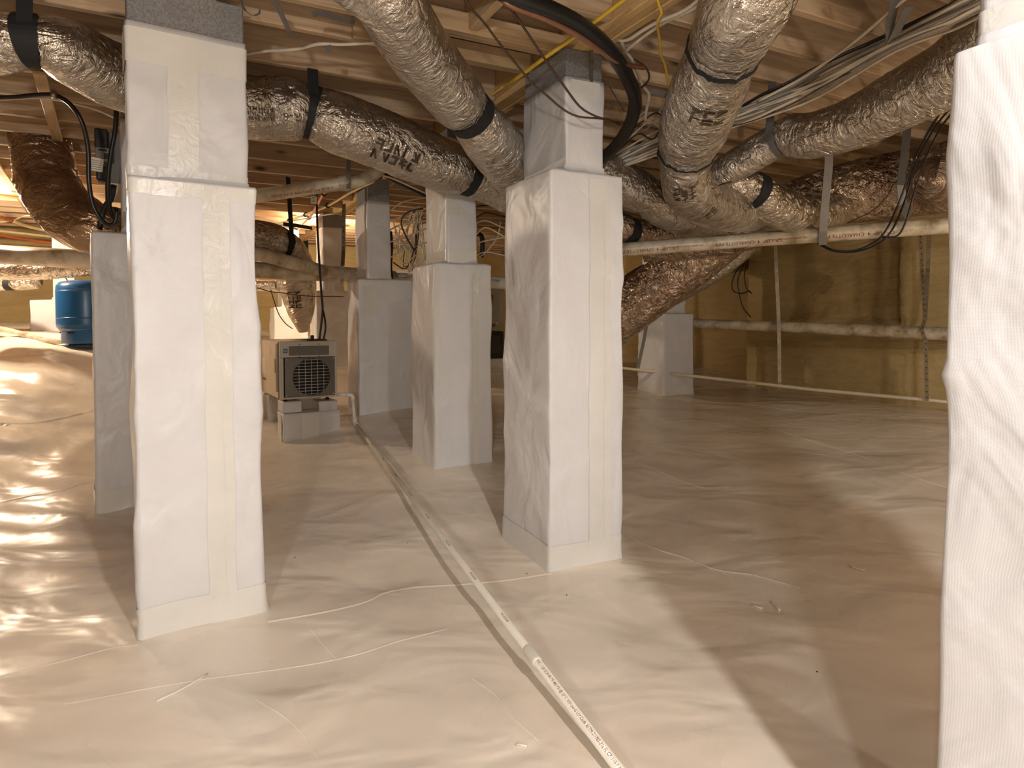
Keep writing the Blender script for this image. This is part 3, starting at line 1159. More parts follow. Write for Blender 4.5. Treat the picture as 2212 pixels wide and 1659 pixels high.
el_pts = [at(2018, 396, 4.35) - D6.location, at(2018, 394, 4.12) - D6.location, at(2019, 392, 3.98) - D6.location, at(2019, 392, 3.93) - D6.location]
tube('elbow_cap', el_pts, [0.155, 0.160, 0.115, 0.02], MAT['foil_taped'], D6, seg=28, step=0.02, disp=lambda s, a, r: r * (1 + .05 * N3(math.cos(a) * 3, math.sin(a) * 3, s * 9)))
D7, P7p = duct('insulated_duct', 'short foil duct with black strap curling into the brown trunk duct', [
    (1525, 385, 3.8, 52), (1578, 396, 3.82, 78), (1630, 412, 3.86, 74), (1668, 440, 3.95, 86), (1728, 464, 4.12, 84), (1790, 458, 4.36, 80), (1830, 440, 4.55, 70)], 'foil_bright', [(2, 'black')], 21.7)
D8, P8p = duct('insulated_duct', 'foil duct emerging right of the middle pier towards the duct cluster', [
    (1230, 350, 3.9, 100), (1310, 382, 3.95, 98), (1372, 412, 4.02, 92), (1400, 426, 4.05, 80), (1430, 448, 4.15, 82), (1480, 472, 4.35, 76), (1550, 482, 4.65, 68)], 'foil_flex', [(3, 'none')], 25.3)
D8b, P8b = duct('insulated_duct', 'small foil duct end with black strap tucked beside the middle pier', [
    (1290, 480, 4.35, 70), (1345, 492, 4.38, 62), (1362, 498, 4.4, 50), (1400, 500, 4.5, 54), (1450, 502, 4.6, 50)], 'foil_taped', [(2, 'black')], 27.9)
D9, P9p = duct('supply_duct', 'shiny brown patterned duct sloping down behind the stamped white pipe', [
    (1620, 474, 4.9, 88), (1545, 528, 5.0, 104), (1475, 578, 5.1, 110), (1405, 632, 5.2, 108), (1335, 688, 5.3, 104), (1270, 745, 5.4, 100)], 'foil_taped', [(2, 'none')], 31.1, crumple=1.4)
duct('insulated_duct', 'thin foil duct running behind the brown patterned sloping duct', [
    (1620, 520, 5.1, 54), (1560, 565, 5.2, 60), (1500, 605, 5.35, 58), (1440, 640, 5.5, 52)], 'foil_flex', [(2, 'none')], 33.3)
duct('insulated_duct', 'dark foil duct reaching the corner of the foam wall', [
    (1490, 588, 6.4, 36), (1575, 574, 7.2, 34), (1610, 568, 7.6, 34), (1630, 565, 7.85, 34)], 'foil_brown', [(2, 'none')], 34.7, seg=24)
D10, P10 = duct('insulated_duct', 'dark brown plastic sleeved duct dropping from the joists at far left', [
    (84, 275, 4.42, 112), (94, 340, 4.38, 114), (106, 400, 4.3, 116), (140, 452, 4.22, 118), (200, 492, 4.2, 116), (290, 512, 4.35, 106)], 'foil_brown', [(2, 'none')], 37.7, crumple=2.2, pleat=1.6)
D11, P11 = duct('insulated_duct', 'drooping foil duct behind the dehumidifier with black strap', [
    (470, 515, 5.1, 92), (550, 520, 5.35, 88), (600, 532, 5.55, 84), (628, 562, 5.7, 84), (642, 620, 5.85, 78), (650, 675, 5.95, 54), (655, 716, 6.0, 20)], 'foil_bright', [(2, 'hang')], 41.9, crumple=1.6)
duct('insulated_duct', 'brightly lit crinkled foil duct below the smooth pipe at far left', [
    (-60, 580, 5.55, 44), (60, 584, 5.55, 42), (140, 579, 5.55, 42), (205, 571, 5.55, 46), (300, 566, 5.5, 46)], 'foil_bright', [(1, 'none')], 45.7, crumple=2.0)
duct('insulated_duct', 'small dark foil duct at the left edge beside the far pier', [
    (-60, 612, 6.3, 34), (0, 611, 6.3, 36), (22, 612, 6.3, 26), (40, 610, 6.3, 36), (80, 606, 6.3, 36)], 'foil_bright', [(2, 'black')], 47.7, seg=24)
duct('insulated_duct', 'short foil duct glimpsed left of the drooping duct', [
    (520, 616, 6.9, 24), (560, 617, 6.9, 24), (600, 618, 6.9, 24)], 'foil_flex', [], 49.7, seg=20)
duct('insulated_duct', 'dark duct bend in shadow left of the brown sloping duct', [
    (1400, 590, 5.9, 44), (1365, 612, 5.9, 46), (1335, 650, 5.9, 50), (1300, 690, 5.9, 50)], 'foil_brown', [], 50.9, seg=24)
# print on the jackets
s_ = P1p.S[P1p.near(at(628, 232, 3.17))]
print_on(P1p, D1, s_ + 0.02, face_angle(P1p, s_) + 0.10, 'R-6', 0.055, 'brown_print', flip=True)


def print_blocks(path, o, s0, ang, rows, cols, cw, ch, mat='brown_print', seed=1):
    """bold smudged stamp on the jacket: rows of illegible strokes"""
    rr = random.Random(seed)
    V, Fc = [], []

    def put(quad):
        b = len(V)
        for xx, yy in quad:
            p, t, A, B, r = path.at(s0 + xx)
            a = ang + yy / r
            k = r * 1.02 + .003
            V.append(p + A * (math.cos(a) * k) + B * (math.sin(a) * k) - o.location)
        Fc.append((b, b + 1, b + 2, b + 3))

    for i in range(rows):
        for j in range(cols):
            x, y, w, h = j * cw, i * ch * 1.15, cw * 0.78, ch
            t = w * rr.uniform(0.24, 0.36)
            for _ in range(rr.choice((2, 3, 3))):
                k = rr.random()
                if k < 0.45:
                    u = rr.choice((0, w - t)); put(((x + u, y), (x + u + t, y), (x + u + t, y + h), (x + u, y + h)))
                elif k < 0.75:
                    u = rr.choice((0, h * .42, h - t)); put(((x, y + u), (x + w, y + u), (x + w, y + u + t), (x, y + u + t)))
                else:
                    put(((x, y), (x + t, y), (x + w, y + h), (x + w - t, y + h)))
    mesh_obj('printed_stamp', V, Fc, MAT[mat], o, kind='stuff')


s_ = P1p.S[P1p.near(at(815, 300, 3.4))]
print_blocks(P1p, D1, s_ - 0.06, face_angle(P1p, s_) - 0.05, 2, 5, 0.05, 0.05, seed=3)
s_ = P1p.S[P1p.near(at(560, 235, 3.12))]
print_blocks(P1p, D1, s_ - 0.12, face_angle(P1p, s_) - 0.05, 3, 12, 0.014, 0.018, seed=4)
s_ = P3p.S[P3p.near(at(1540, 165, 2.5))]
print_blocks(P3p, D3, s_ - 0.02, face_angle(P3p, s_) - 0.75, 3, 2, 0.05, 0.04, seed=5)
s_ = P3p.S[P3p.near(at(1480, 365, 3.1))]
print_blocks(P3p, D3, s_ - 0.03, face_angle(P3p, s_) - 0.35, 3, 3, 0.028, 0.03, seed=6)
s_ = P3p.S[P3p.near(at(1505, 430, 3.35))]
print_blocks(P3p, D3, s_ - 0.06, face_angle(P3p, s_) - 0.1, 2, 3, 0.03, 0.03, seed=7)
s_ = P11.S[P11.near(at(640, 640, 5.85))]
print_blocks(P11, D11, s_ - 0.1, face_angle(P11, s_) - 0.1, 2, 4, 0.05, 0.05, seed=8)

# ------------------------------------------------------------------ rigid pipes
def pipe(name, label, px, mat, seg=20, cat='pipe', group=None, step=0.05, straight=True):
    pts, rad = px_path(px)
    o = tube(name, pts, rad, MAT[mat], None, seg=seg, step=step, straight=straight, label=label, cat=cat, group=group)
    return o, Path([Vector(p) for p in pts], rad)


def collar(o, path, s, L, dr, mat, name='coupling', seg=20):
    V = [path.at(s + d)[0] - o.location for d in (-L / 2 - .004, -L / 2, -L / 2 + .006, L / 2 - .006, L / 2, L / 2 + .004)]
    r = path.at(s)[4]
    return tube(name, V, [r * .98, r + dr * .6, r + dr, r + dr, r + dr * .6, r * .98], MAT[mat], o, seg=seg, straight=True)


DP, DPp = pipe('drain_pipe', 'dirty white plastic pipe with red stamp crossing right of the middle pier', [(1180, 556, 4.5, 30), (1335, 540, 4.4, 30), (1600, 520, 4.2, 31), (2060, 486, 3.8, 35), (2260, 470, 3.65, 36)], 'pvc_dirty', 28)
LET = [('CP-110P', 0.040), ('  4  ', 0.034), ('CHARLOTTE PIPE', 0.034)]


def stamp(x_px, y_px, Y):
    s0 = DPp.S[0]
    best = min((abs((DPp.at(k * .01)[0] - at(x_px, y_px, Y)).length), k * .01) for k in range(int(DPp.S[-1] / .01)))
    s0 = best[1]
    ang = face_angle(DPp, s0)
    a = ang + 0.12 * STAMP_SIGN
    # upside-down print: the line starts at the right and runs to the left
    print_on(DPp, DP, s0, a, 'CP-110P  4  CHARLOTTE PIPE', 0.031, 'red_print', flip=STAMP_FLIP, r_off=0.0015)
    print_on(DPp, DP, s0 - 0.475, a - 0.05, 'PVC-DWV ASTM D2665 NSF-pw', 0.0165, 'red_print', flip=STAMP_FLIP, r_off=0.0015)


STAMP_SIGN, STAMP_FLIP = 1, True
for xx, yy, YY in ((1465, 531, 4.3), (1688, 513, 4.12), (1928, 496, 3.9)):
    stamp(xx, yy, YY)
LP, LPp = pipe('drain_pipe', 'lower stained white pipe in front of the foam wall', [(1440, 694, 7.0, 19), (1528, 700, 6.8, 20), (1690, 706, 6.2, 23), (2060, 722, 5.1, 29), (2200, 728, 4.75, 31)], 'pvc_dirty', 24)
collar(LP, LPp, 0.12, 0.22, 0.006, 'pvc')
CP_, CPp = pipe('conduit_pipe', 'thin pale conduit running low along the foam wall', [(1300, 790, 6.9, 6), (1520, 815, 6.3, 7), (1760, 842, 5.7, 7.5), (2005, 864, 5.2, 8), (2160, 880, 4.9, 8)], 'pvc_cream', 12)
pipe('drain_pipe', 'smooth beige pipe at far left above the lit foil duct', [(-60, 546, 5.0, 41), (205, 562, 5.0, 41), (560, 584, 5.35, 36), (690, 590, 5.62, 34), (745, 593, 5.86, 33), (850, 600, 6.3, 30)], 'pvc_dirty', 24)
VP, VPp = pipe('branch_pipe', 'glossy cream branch pipe slanting into the pipe behind the dehumidifier cord', [(470, 525, 5.0, 30), (655, 574, 5.4, 28), (700, 586, 5.58, 27)], 'pvc_dirty', 22)
collar(VP, VPp, VPp.S[1] + .03, 0.10, 0.007, 'pvc_dirty')
o_, p_ = pipe('vent_pipe', 'stained vent pipe with stamped text below the long strapped duct', [(480, 434, 4.35, 30), (745, 396, 4.5, 28), (770, 391, 4.52, 28), (792, 384, 4.55, 28), (806, 376, 4.58, 28), (830, 358, 4.62, 28)], 'pvc_dirty', 20)
collar(o_, p_, p_.S[1], 0.07, 0.006, 'pvc_dirty')
print_on(p_, o_, p_.S[1] - 0.08, face_angle(p_, .4) + .2, 'SCH 40 PVC DWV PIPE ASTM D2665', 0.026, 'red_print', flip=True, r_off=0.0015)
o_, p_ = pipe('drain_pipe', 'cream pipe glimpsed between the rear piers', [(838, 594, 6.4, 28), (1100, 612, 6.3, 27)], 'pvc', 18)
print_on(p_, o_, 0.10, face_angle(p_, .2) - .1, 'PVC PIPE', 0.03, 'black_print', r_off=0.0015)
print_on(p_, o_, 1.0, face_angle(p_, 1.0) - .1, 'PVC PIPE', 0.03, 'black_print', r_off=0.0015)
pipe('drain_pipe', 'pipe elbow behind the wrapped pier right of the dehumidifier', [(842, 606, 6.2, 26), (866, 612, 6.25, 26), (900, 606, 6.3, 26)], 'pvc_dirty', 16, straight=False)
# pipe hangers
def hanger(label, px, w, mat='steel', wd=(1, 0, 0), holes=True):
    pts = [at(*p) for p in px]
    o = ribbon('hanger_strap', pts, wd, w, 0.002, MAT[mat], None, smooth_path=False, label=label, cat='strap')
    if holes:
        L, k = 0.0, 0
        for a, b in zip(pts, pts[1:]):
            n = int((b - a).length / 0.045)
            for i in range(n):
                c_ = a.lerp(b, (i + .5) / n) - o.location + Vector((0, -0.0016, 0))
                r = w * 0.2
                V = [c_ + Vector((r * math.cos(t * math.pi / 3), 0, r * math.sin(t * math.pi / 3))) for t in range(6)]
                mesh_obj('strap_hole', V, [tuple(range(5, -1, -1))], MAT['interior'], o)
    return o


hanger('steel strap holding the lower pipe, left of the recessed foam panel', [(1672, 430, 6.1), (1676, 560, 6.12), (1682, 690, 6.1), (1683, 730, 6.08), (1684, 840, 6.05)], 0.034, holes=False)
hanger('perforated steel strap hanging to the lower pipe near the right pier', [(1986, 480, 5.3), (1992, 580, 5.28), (1998, 690, 5.16), (1990, 712, 5.12), (2000, 736, 5.18), (2002, 866, 5.12)], 0.030)
hanger('plain steel strap crossing the perforated strap near the right pier', [(2008, 480, 5.34), (2004, 580, 5.32), (1998, 690, 5.2)], 0.036, holes=False)
hanger('grey plastic strap carrying the red stamped pipe', [(1794, 260, 3.9), (1790, 360, 3.93), (1780, 470, 3.97), (1778, 500, 3.98), (1777, 529, 4.0)], 0.050, 'grey_strap', holes=False)
hanger('grey plastic strap round the brown trunk duct near the right pier', [(1962, 250, 4.2), (1955, 330, 4.12), (1946, 400, 4.08), (1950, 440, 4.1), (1962, 468, 4.14)], 0.052, 'grey_strap', holes=False)
hanger('perforated steel band round the pipe by the cord', [(743, 440, 5.9), (742, 540, 5.82), (740, 575, 5.74), (739, 611, 5.76)], 0.034)
hanger('thin strap hanging beside the far right pier', [(1402, 670, 5.9), (1392, 730, 5.85), (1378, 795, 5.8)], 0.03, 'grey_strap', holes=False)
# loose strap offcuts under the joists
hanger('grey strap offcut dangling near the top of the large left pier', [(520, -10, 2.35), (522, 8, 2.34), (530, 24, 2.33), (545, 34, 2.33), (558, 30, 2.34), (562, 24, 2.35)], 0.018, 'grey_strap', (0, 1, 0.4), False)
hanger('long grey strap offcut hanging from the first joist', [(590, 2, 2.42), (600, 14, 2.45), (612, 40, 2.5), (624, 66, 2.56), (634, 78, 2.6), (652, 80, 2.66)], 0.020, 'grey_strap', (1, 0, 0), False)
hanger('curved grey strap offcut tacked along the first joist', [(676, 32, 2.5), (686, 28, 2.51), (710, 32, 2.53), (740, 42, 2.56), (766, 48, 2.58)], 0.02, 'grey_strap', (0, 0, 1), False)
hanger('short grey tag on the second joist', [(708, 98, 2.72), (711, 112, 2.72)], 0.026, 'grey_strap', (1, 0, 0), False)
hanger('grey strap looped round the cable bundle at top right', [(1934, -20, 2.3), (1930, 20, 2.38), (1922, 60, 2.46), (1919, 90, 2.52), (1936, 70, 2.46), (1950, 40, 2.38), (1965, 14, 2.32)], 0.030, 'grey_strap', (1, 0, 0), False)
hanger('short strap holding up the vent pipe', [(752, 316, 4.47), (753, 360, 4.46), (753, 408, 4.46)], 0.03, 'grey_strap', (1, 0, 0), False)

# ------------------------------------------------------------------ condensate line on the ground
a_ = at(768, 915, 5.04)
b_ = at_h(1372, 1708, -(HC - 0.035))
d_ = (b_ - a_)
CL = empty('condensate_line', a_, 0, 'white plastic condensate pipe running across the floor to the foreground', 'pipe')
RP = 0.0130
CLp = Path([a_.lerp(b_, k / 30) for k in range(31)], [RP] * 31)
rel = lambda v: v - a_
tube('pipe_run', [rel(a_), rel(a_.lerp(b_, .5)), rel(b_)], RP, MAT['pvc'], CL, seg=20, straight=True)
o_ = CL
sC = min(range(0, int(CLp.S[-1] * 200)), key=lambda k: abs(at(1150, 1430, 1).x / at(1150, 1430, 1).y - CLp.at(k / 200)[0].x / CLp.at(k / 200)[0].y) + (0 if True else 0)) / 200
cv = CLp.at(sC)[0]
ct = CLp.at(sC)[1]
tube('coupling', [rel(cv - ct * .040), rel(cv - ct * .036), rel(cv - ct * .030), rel(cv + ct * .030), rel(cv + ct * .036), rel(cv + ct * .040)], [RP + .001, RP + .0035, RP + .0042, RP + .0042, RP + .0035, RP + .001], MAT['pvc'], CL, seg=20, straight=True)
up_ = at(762, 853, 5.06)
un_ = at(735, 851, 5.10)
tube('riser', [rel(a_ + Vector((-.006, 0, .012))), rel(Vector((up_.x, up_.y, up_.z - .03)))], RP, MAT['pvc'], CL, seg=16, straight=True)
tube('elbow', [rel(Vector((up_.x, up_.y, up_.z - .045))), rel(Vector((up_.x, up_.y, up_.z - .02))), rel(Vector((up_.x - .008, up_.y, up_.z - .003))), rel(Vector((up_.x - .03, up_.y - .005, up_.z + .002))), rel(Vector((up_.x - .05, up_.y - .012, up_.z + .003)))], RP + .005, MAT['pvc'], CL, seg=16, straight=True)
tube('outlet_pipe', [rel(Vector((up_.x - .03, up_.y - .005, up_.z + .002))), rel(un_ + Vector((-.12, 0, 0)))], RP, MAT['pvc'], CL, seg=16, straight=True)
fo = CLp.at(0.0)
tube('elbow', [rel(a_ + Vector((-.006, 0, .05))), rel(a_ + Vector((-.006, 0, .02))), rel(a_ + Vector((-.003, 0, .004))), rel(a_ + d_.normalized() * .03), rel(a_ + d_.normalized() * .055)], RP + .005, MAT['pvc'], CL, seg=16, straight=True)


class Holder:
    pass


hold = Holder(); hold.location = a_


def print_line(s0, text, size, mat, da, flip=False):
    V, Fc = text_vf(text, size)
    out = []
    for x, y, _ in V:
        if flip: x, y = -x, -y
        p, t, A, B, r = CLp.at(s0 + x)
        a = face_angle(CLp, s0) + da - y / r
        out.append(p + A * (math.cos(a) * (r + .0007)) + B * (math.sin(a) * (r + .0007)) - a_)
    return mesh_obj('printed_text', out, Fc, MAT[mat], CL, kind='stuff')


LINE_TXT = 'PVC 1120 SCH 40 PR 480 PSI @ 23°C NSF-pw-G U.P.Code ASTM D1785-21a FL CP-110-P MADE IN U.S.A.'
print_line(sC + 0.045, LINE_TXT, 0.0120, 'red_print', 0.05)
for k in range(9):
    t = 0.25 + (sC - 0.5) * (k / 8.0) ** 0.9
    print_line(t, 'PVC SCH 40', 0.012, 'black_print', 0.0)

# ------------------------------------------------------------------ dehumidifier on wrapped blocks
DA = math.radians(32.0)
dc = at(606, 864, 4.74)
DH = empty('dehumidifier', dc, DA, 'grey dehumidifier with round grille standing on white wrapped blocks', 'dehumidifier')
w_, h_, d_2 = 0.422, 0.428, 0.70
m = MAT
body = box('cabinet', 0, 0.066, 0, w_, d_2, h_, m['metal_tan'], DH, 0.006)
box('side_seam', -0.0025, 0.035, 0.004, 0.004, 0.062, h_ - 0.004, m['grey_gasket'], DH)
box('side_channel', -0.003, 0.075, 0.05, 0.004, 0.135, h_ * 0.96, m['grey_dark'], DH)
# front frame as four bars round the recess
fr = m['metal_light']
fp = box('front_frame', 0, 0, h_ * 0.72, w_, 0.068, h_, fr, DH, 0.003)
box('front_frame', 0, 0, 0, w_ * 0.06, 0.068, h_ * 0.72, fr, DH, 0.003)
box('front_frame', w_ * 0.95, 0, 0, w_, 0.068, h_ * 0.72, fr, DH, 0.003)
box('front_frame', w_ * 0.06, 0, 0, w_ * 0.95, 0.068, h_ * 0.035, fr, DH, 0.003)
box('control_panel', w_ * 0.15, -0.004, h_ * 0.755, w_ * 0.85, 0.002, h_ * 0.915, m['grey_dark'], DH, 0.003)
for tx in (0.33, 0.67):
    for tz in (0.735, 0.945):
        lathe('screw', [(0.004, 0), (0.004, 0.003), (0.002, 0.004)], m['grey_gasket'], DH, 8, Matrix.Translation((w_ * tx, 0.0, h_ * tz)) @ Matrix.Rotation(math.pi / 2, 4, 'X'))
st = box('energy_sticker', w_ * 0.055, -0.003, h_ * 0.80, w_ * 0.125, 0.001, h_ * 0.875, m['blue_sticker'], DH)
box('sticker_band', w_ * 0.065, -0.0036, h_ * 0.832, w_ * 0.115, -0.003, h_ * 0.846, m['paper'], st)
# dark plate with a round hole
cx_, cz_, R_ = w_ * 0.535, h_ * 0.375, h_ * 0.325
x0_, x1_, z0_, z1_ = w_ * 0.075, w_ * 0.95, h_ * 0.035, h_ * 0.715
V, Fc = [], []
n = 48
for i in range(n):
    a = 2 * math.pi * i / n + math.pi / 4
    ca, sa = math.cos(a), math.sin(a)
    k = 1 / max(abs(ca), abs(sa))
    ex = cx_ + (x1_ - cx_ if ca > 0 else cx_ - x0_) * ca * k
    ez = cz_ + (z1_ - cz_ if sa > 0 else cz_ - z0_) * sa * k
    V += [(ex, -0.006, ez), (cx_ + R_ * 1.06 * ca, -0.012, cz_ + R_ * 1.06 * sa), (cx_ + R_ * ca, -0.012, cz_ + R_ * sa), (cx_ + R_ * 0.97 * ca, 0.06, cz_ + R_ * 0.97 * sa), (ex, 0.010, ez)]
for i in range(n):
    j = (i + 1) % n
    for k in range(3): Fc.append((i * 5 + k, j * 5 + k, j * 5 + k + 1, i * 5 + k + 1))
    Fc.append((i * 5 + 4, j * 5 + 4, j * 5, i * 5))
plate = mesh_obj('outlet_plate', V, Fc, m['grey_dark'], DH)
box('outlet_interior', x0_, 0.058, z0_, x1_, 0.064, z1_, m['interior'], DH)
for k in range(12):
    zz = cz_ - R_ * 0.92 + k * R_ * 1.84 / 11
    hw = math.sqrt(max(0, R_ ** 2 - (zz - cz_) ** 2)) * 0.98
    tube('grille_wire', [(cx_ - hw, -0.006, zz), (cx_ + hw, -0.006, zz)], 0.0021, m['wire_white'], plate, seg=6, straight=True)
for k in range(5):
    xx = cx_ - R_ * 0.66 + k * R_ * 1.32 / 4
    hh = math.sqrt(max(0, R_ ** 2 - (xx - cx_) ** 2)) * 0.98
    tube('grille_wire', [(xx, -0.003, cz_ - hh), (xx, -0.003, cz_ + hh)], 0.0021, m['wire_white'], plate, seg=6, straight=True)
for k in range(5):
    box('coil_fin', x0_ + .01, 0.045, cz_ - R_ * 0.85 + k * 0.028, x1_ - .01, 0.057, cz_ - R_ * 0.85 + k * 0.028 + 0.004, m['grey_gasket'], plate)
for tx in (x0_ + .012, x1_ - .012):
    for tz in (z0_ + .012, z1_ - .012):
        lathe('screw', [(0.005, 0), (0.005, 0.003), (0.002, 0.005)], m['metal_light'], plate, 8, Matrix.Translation((tx, -0.006, tz)) @ Matrix.Rotation(math.pi / 2, 4, 'X'))
# side details
lathe('knockout', [(0.028, 0), (0.028, 0.002), (0.024, 0.003)], m['metal_tan'], DH, 20, Matrix.Translation((0.001, 0.34, h_ * 0.80)) @ Matrix.Rotation(-math.pi / 2, 4, 'Y'))
box('side_label', -0.001, 0.55, h_ * 0.35, 0.002, 0.66, h_ * 0.66, m['paper'], DH)
box('side_label', -0.001, 0.50, h_ * 0.24, 0.002, 0.64, h_ * 0.29, m['copper'], DH)
box('side_label', -0.002, 0.11, h_ * 0.36, 0.002, 0.125, h_ * 0.52, m['pvc_cream'], DH)
box('vent_slot', -0.002, 0.16, h_ * 0.44, 0.002, 0.175, h_ * 0.68, m['interior'], DH)
# top fittings
box('cord_plate', w_ * 0.50, 0.06, h_, w_ * 0.86, 0.22, h_ + 0.012, m['grey_gasket'], DH, 0.003)
box('cord_knob', w_ * 0.60, 0.10, h_ + 0.012, w_ * 0.655, 0.13, h_ + 0.042, m['black_rubber'], DH, 0.004)
for tx in (0.12, 0.86):
    for ty in (0.07, 0.62):
        lathe('foot', [(0.020, -0.026), (0.020, -0.018), (0.011, -0.016), (0.011, 0.0)], m['black_rubber'], DH, 14, Matrix.Translation((w_ * tx, ty, 0)))


def wrapped_block(label, px, ang, w, d, h, seed, seam_tape=True):
    """block bagged in liner; px = (x, y, Y) of the near left bottom corner"""
    c0 = at(*px)
    r = empty('wrapped_block', c0, ang, label, 'block')
    q = rrect(0, 0, w, d, 0.010)
    rings = []
    for j in range(7):
        z = h * j / 6
        rings.append([(x + nx * 0.004 * N3(x * 12 + seed, y * 12, z * 12), y + ny * 0.004 * N3(x * 12, y * 12 + seed, z * 12), z) for x, y, nx, ny in q])
    n = len(q)
    rings.append([((x - w / 2) * 0.96 + w / 2, (y - d / 2) * 0.94 + d / 2, h + 0.004) for x, y, _, _ in q])
    V = [v for R in rings for v in R]
    U = [(i * 0.01, j * 0.02) for j in range(len(rings)) for i in range(n)]
    Fc = []
    for j in range(len(rings) - 1):
        for i in range(n):
            i2 = (i + 1) % n
            Fc.append((j * n + i, j * n + i2, (j + 1) * n + i2, (j + 1) * n + i))
    Fc.append(tuple((len(rings) - 1) * n + i for i in range(n)))
    Fc.append(tuple(range(n - 1, -1, -1)))
    mesh_obj('wrapped_body', V, Fc, MAT['wrap_up'], r, smooth=True, uvs=U)
    if seam_tape:
        V, Fc = box_vf(w * 0.30, -0.0065, 0.002, w * 0.62, -0.0045, h * 0.97)
        mesh_obj('tape_strip', V, Fc, MAT['tape'], r)
        V, Fc = box_vf(-0.0065, d * 0.2, 0.002, -0.0045, d * 0.5, h * 0.95)
        mesh_obj('tape_strip', V, Fc, MAT['tape'], r)
    return r


wrapped_block('wide white wrapped block on the floor under the dehumidifier front', (613, 958, 4.76), DA, 0.425, 0.21, 0.213, 2.2)
wrapped_block('small white wrapped brick under the left front foot of the dehumidifier', (612, 893, 4.76), DA, 0.135, 0.19, 0.079, 3.3, False)
wrapped_block('small white wrapped brick under the right front foot of the dehumidifier', (689, 891, 4.92), DA, 0.145, 0.19, 0.079, 4.4, False)
c0 = at(613, 958, 4.76)
bk = c0 + Vector((-math.sin(DA), math.cos(DA), 0)) * 0.52
fz_ = floor_z(bk.x, bk.y)
k = bk.y / at(613, 958, 4.76).y
xx = CX + F * bk.x / bk.y
rb = wrapped_block('grey shaded wrapped block under the rear of the dehumidifier', (613, 958, 4.76), DA, 0.425, 0.21, 0.50 - fz_ - 0.004 if False else 0.295, 5.5, False)
rb.location = (bk.x, bk.y, 0.476 - 0.295)
# power cord and pump tube to the dehumidifier
def cable(name, label, px, r, mat, seg=8, cat='cable', group=None, step=0.03, hmode=None):
    pts = [at_h(x, y, h) if hmode else at(x, y, h) for x, y, h in px]
    return tube(name, pts, r, MAT[mat], None, seg=seg, step=step, label=label, cat=cat, group=group)


cable('power_cord', 'black cord hanging down to the top of the dehumidifier', [(683, 408, 4.95), (684, 440, 4.95), (686, 500, 4.93), (690, 570, 4.92), (694, 630, 4.91), (697, 668, 4.90), (694, 700, 4.89), (690, 733, 4.88)], 0.0085, 'black_cord')
cable('power_cord', 'second black cord splitting off just above the dehumidifier', [(697, 668, 4.905), (702, 690, 4.89), (703, 712, 4.88), (699, 733, 4.87)], 0.007, 'black_cord')
tg = empty('cord_tag', at(678, 432, 4.93), 0.3, 'white paper tag on the black hanging cord', 'tag')
box('tag_card', -0.022, -0.001, -0.028, 0.022, 0.001, 0.028, MAT['paper'], tg)
for k in range(4): box('tag_print', -0.015, -0.0016, 0.016 - k * .010, 0.013, -0.001, 0.019 - k * .010, MAT['box_grey'], tg)

# ------------------------------------------------------------------ pressure tank
tc = at(192, 741, 5.95)
TK = empty('pressure_tank', (tc.x, tc.y, tc.z), 0, 'blue steel pressure tank on the liner at left', 'tank')
tr = 58 * 5.95 / F
pxm = 5.95 / F
H_ = (741 - 606) * pxm
lathe('tank_body', [(tr * 0.80, 26 * pxm), (tr * 0.90, 27 * pxm), (tr * 0.985, 34 * pxm), (tr, 42 * pxm), (tr, H_ * 0.82), (tr * 0.985, H_ * 0.90), (tr * 0.88, H_ * 0.96), (tr * 0.6, H_ * 0.99), (tr * 0.2, H_), (0.001, H_)], MAT['tank'], TK, 40)
lathe('base_ring', [(tr * 0.84, 0), (tr * 0.86, 0.004), (tr * 0.86, 25 * pxm), (tr * 0.90, 28 * pxm), (tr * 0.7, 29 * pxm)], MAT['tank'], TK, 40)
for a in (-150, -95, -40):
    A_ = math.radians(a)
    o_ = box('base_slot', -0.030, -0.003, -0.006, 0.030, 0.003, 0.006, MAT['interior'], TK)
    o_.location = (tr * 0.862 * math.cos(A_), tr * 0.862 * math.sin(A_), 23 * pxm)
    o_.rotation_euler = (0, 0, A_ + math.pi / 2)
for z in (0.40, 0.82):
    lathe('weld_seam', [(tr * 1.0, H_ * z - .006), (tr * 1.006, H_ * z), (tr * 1.0, H_ * z + .006)], MAT['tank'], TK, 40)
tube('tank_wire', [(-tr * .55, -.05, H_ * .95), (-tr * .75, -.05, H_ + .05), (-tr * .95, -.05, H_ + .12)], 0.005, MAT['black_cord'], TK, seg=6)
cable('water_line', 'pale pipe lying on the liner left of the blue tank', [(-30, 706, 6.3), (20, 714, 6.1), (70, 728, 5.95), (110, 737, 5.85), (150, 736, 5.8)], 0.024, 'pvc_dirty', 10, 'pipe')

# ------------------------------------------------------------------ air handler behind the rear piers
ac = at(850, 800, 7.15)
AH = empty('air_handler', (ac.x, ac.y, ac.z), TH, 'beige air handler cabinet glimpsed between the rear piers', 'air handler')
S2 = 7.3 / F
box('base_pad', -0.05, -0.05, -0.02, 1.42, 0.8, 0.10, MAT['pvc'], AH, 0.01)
box('lower_panel', 0, 0, 0.10, 1.36, 0.72, 0.42, MAT['cabinet_dark'], AH, 0.005)
up2 = box('upper_panel', 0, 0.0, 0.43, 1.36, 0.72, 0.98, MAT['cabinet'], AH, 0.006)
box('panel_trim', -0.004, -0.006, 0.425, 1.364, 0.0, 0.436, MAT['steel'], AH)
nt = box('data_label', 0.13, -0.006, 0.68, 0.34, -0.001, 0.86, MAT['paper'], AH)
for r_i in range(5):
    box('label_print', 0.15, -0.0075, 0.83 - r_i * .03, 0.15 + 0.16 * (1 - .12 * (r_i % 3)), -0.006, 0.838 - r_i * .03, MAT['box_grey'], nt)
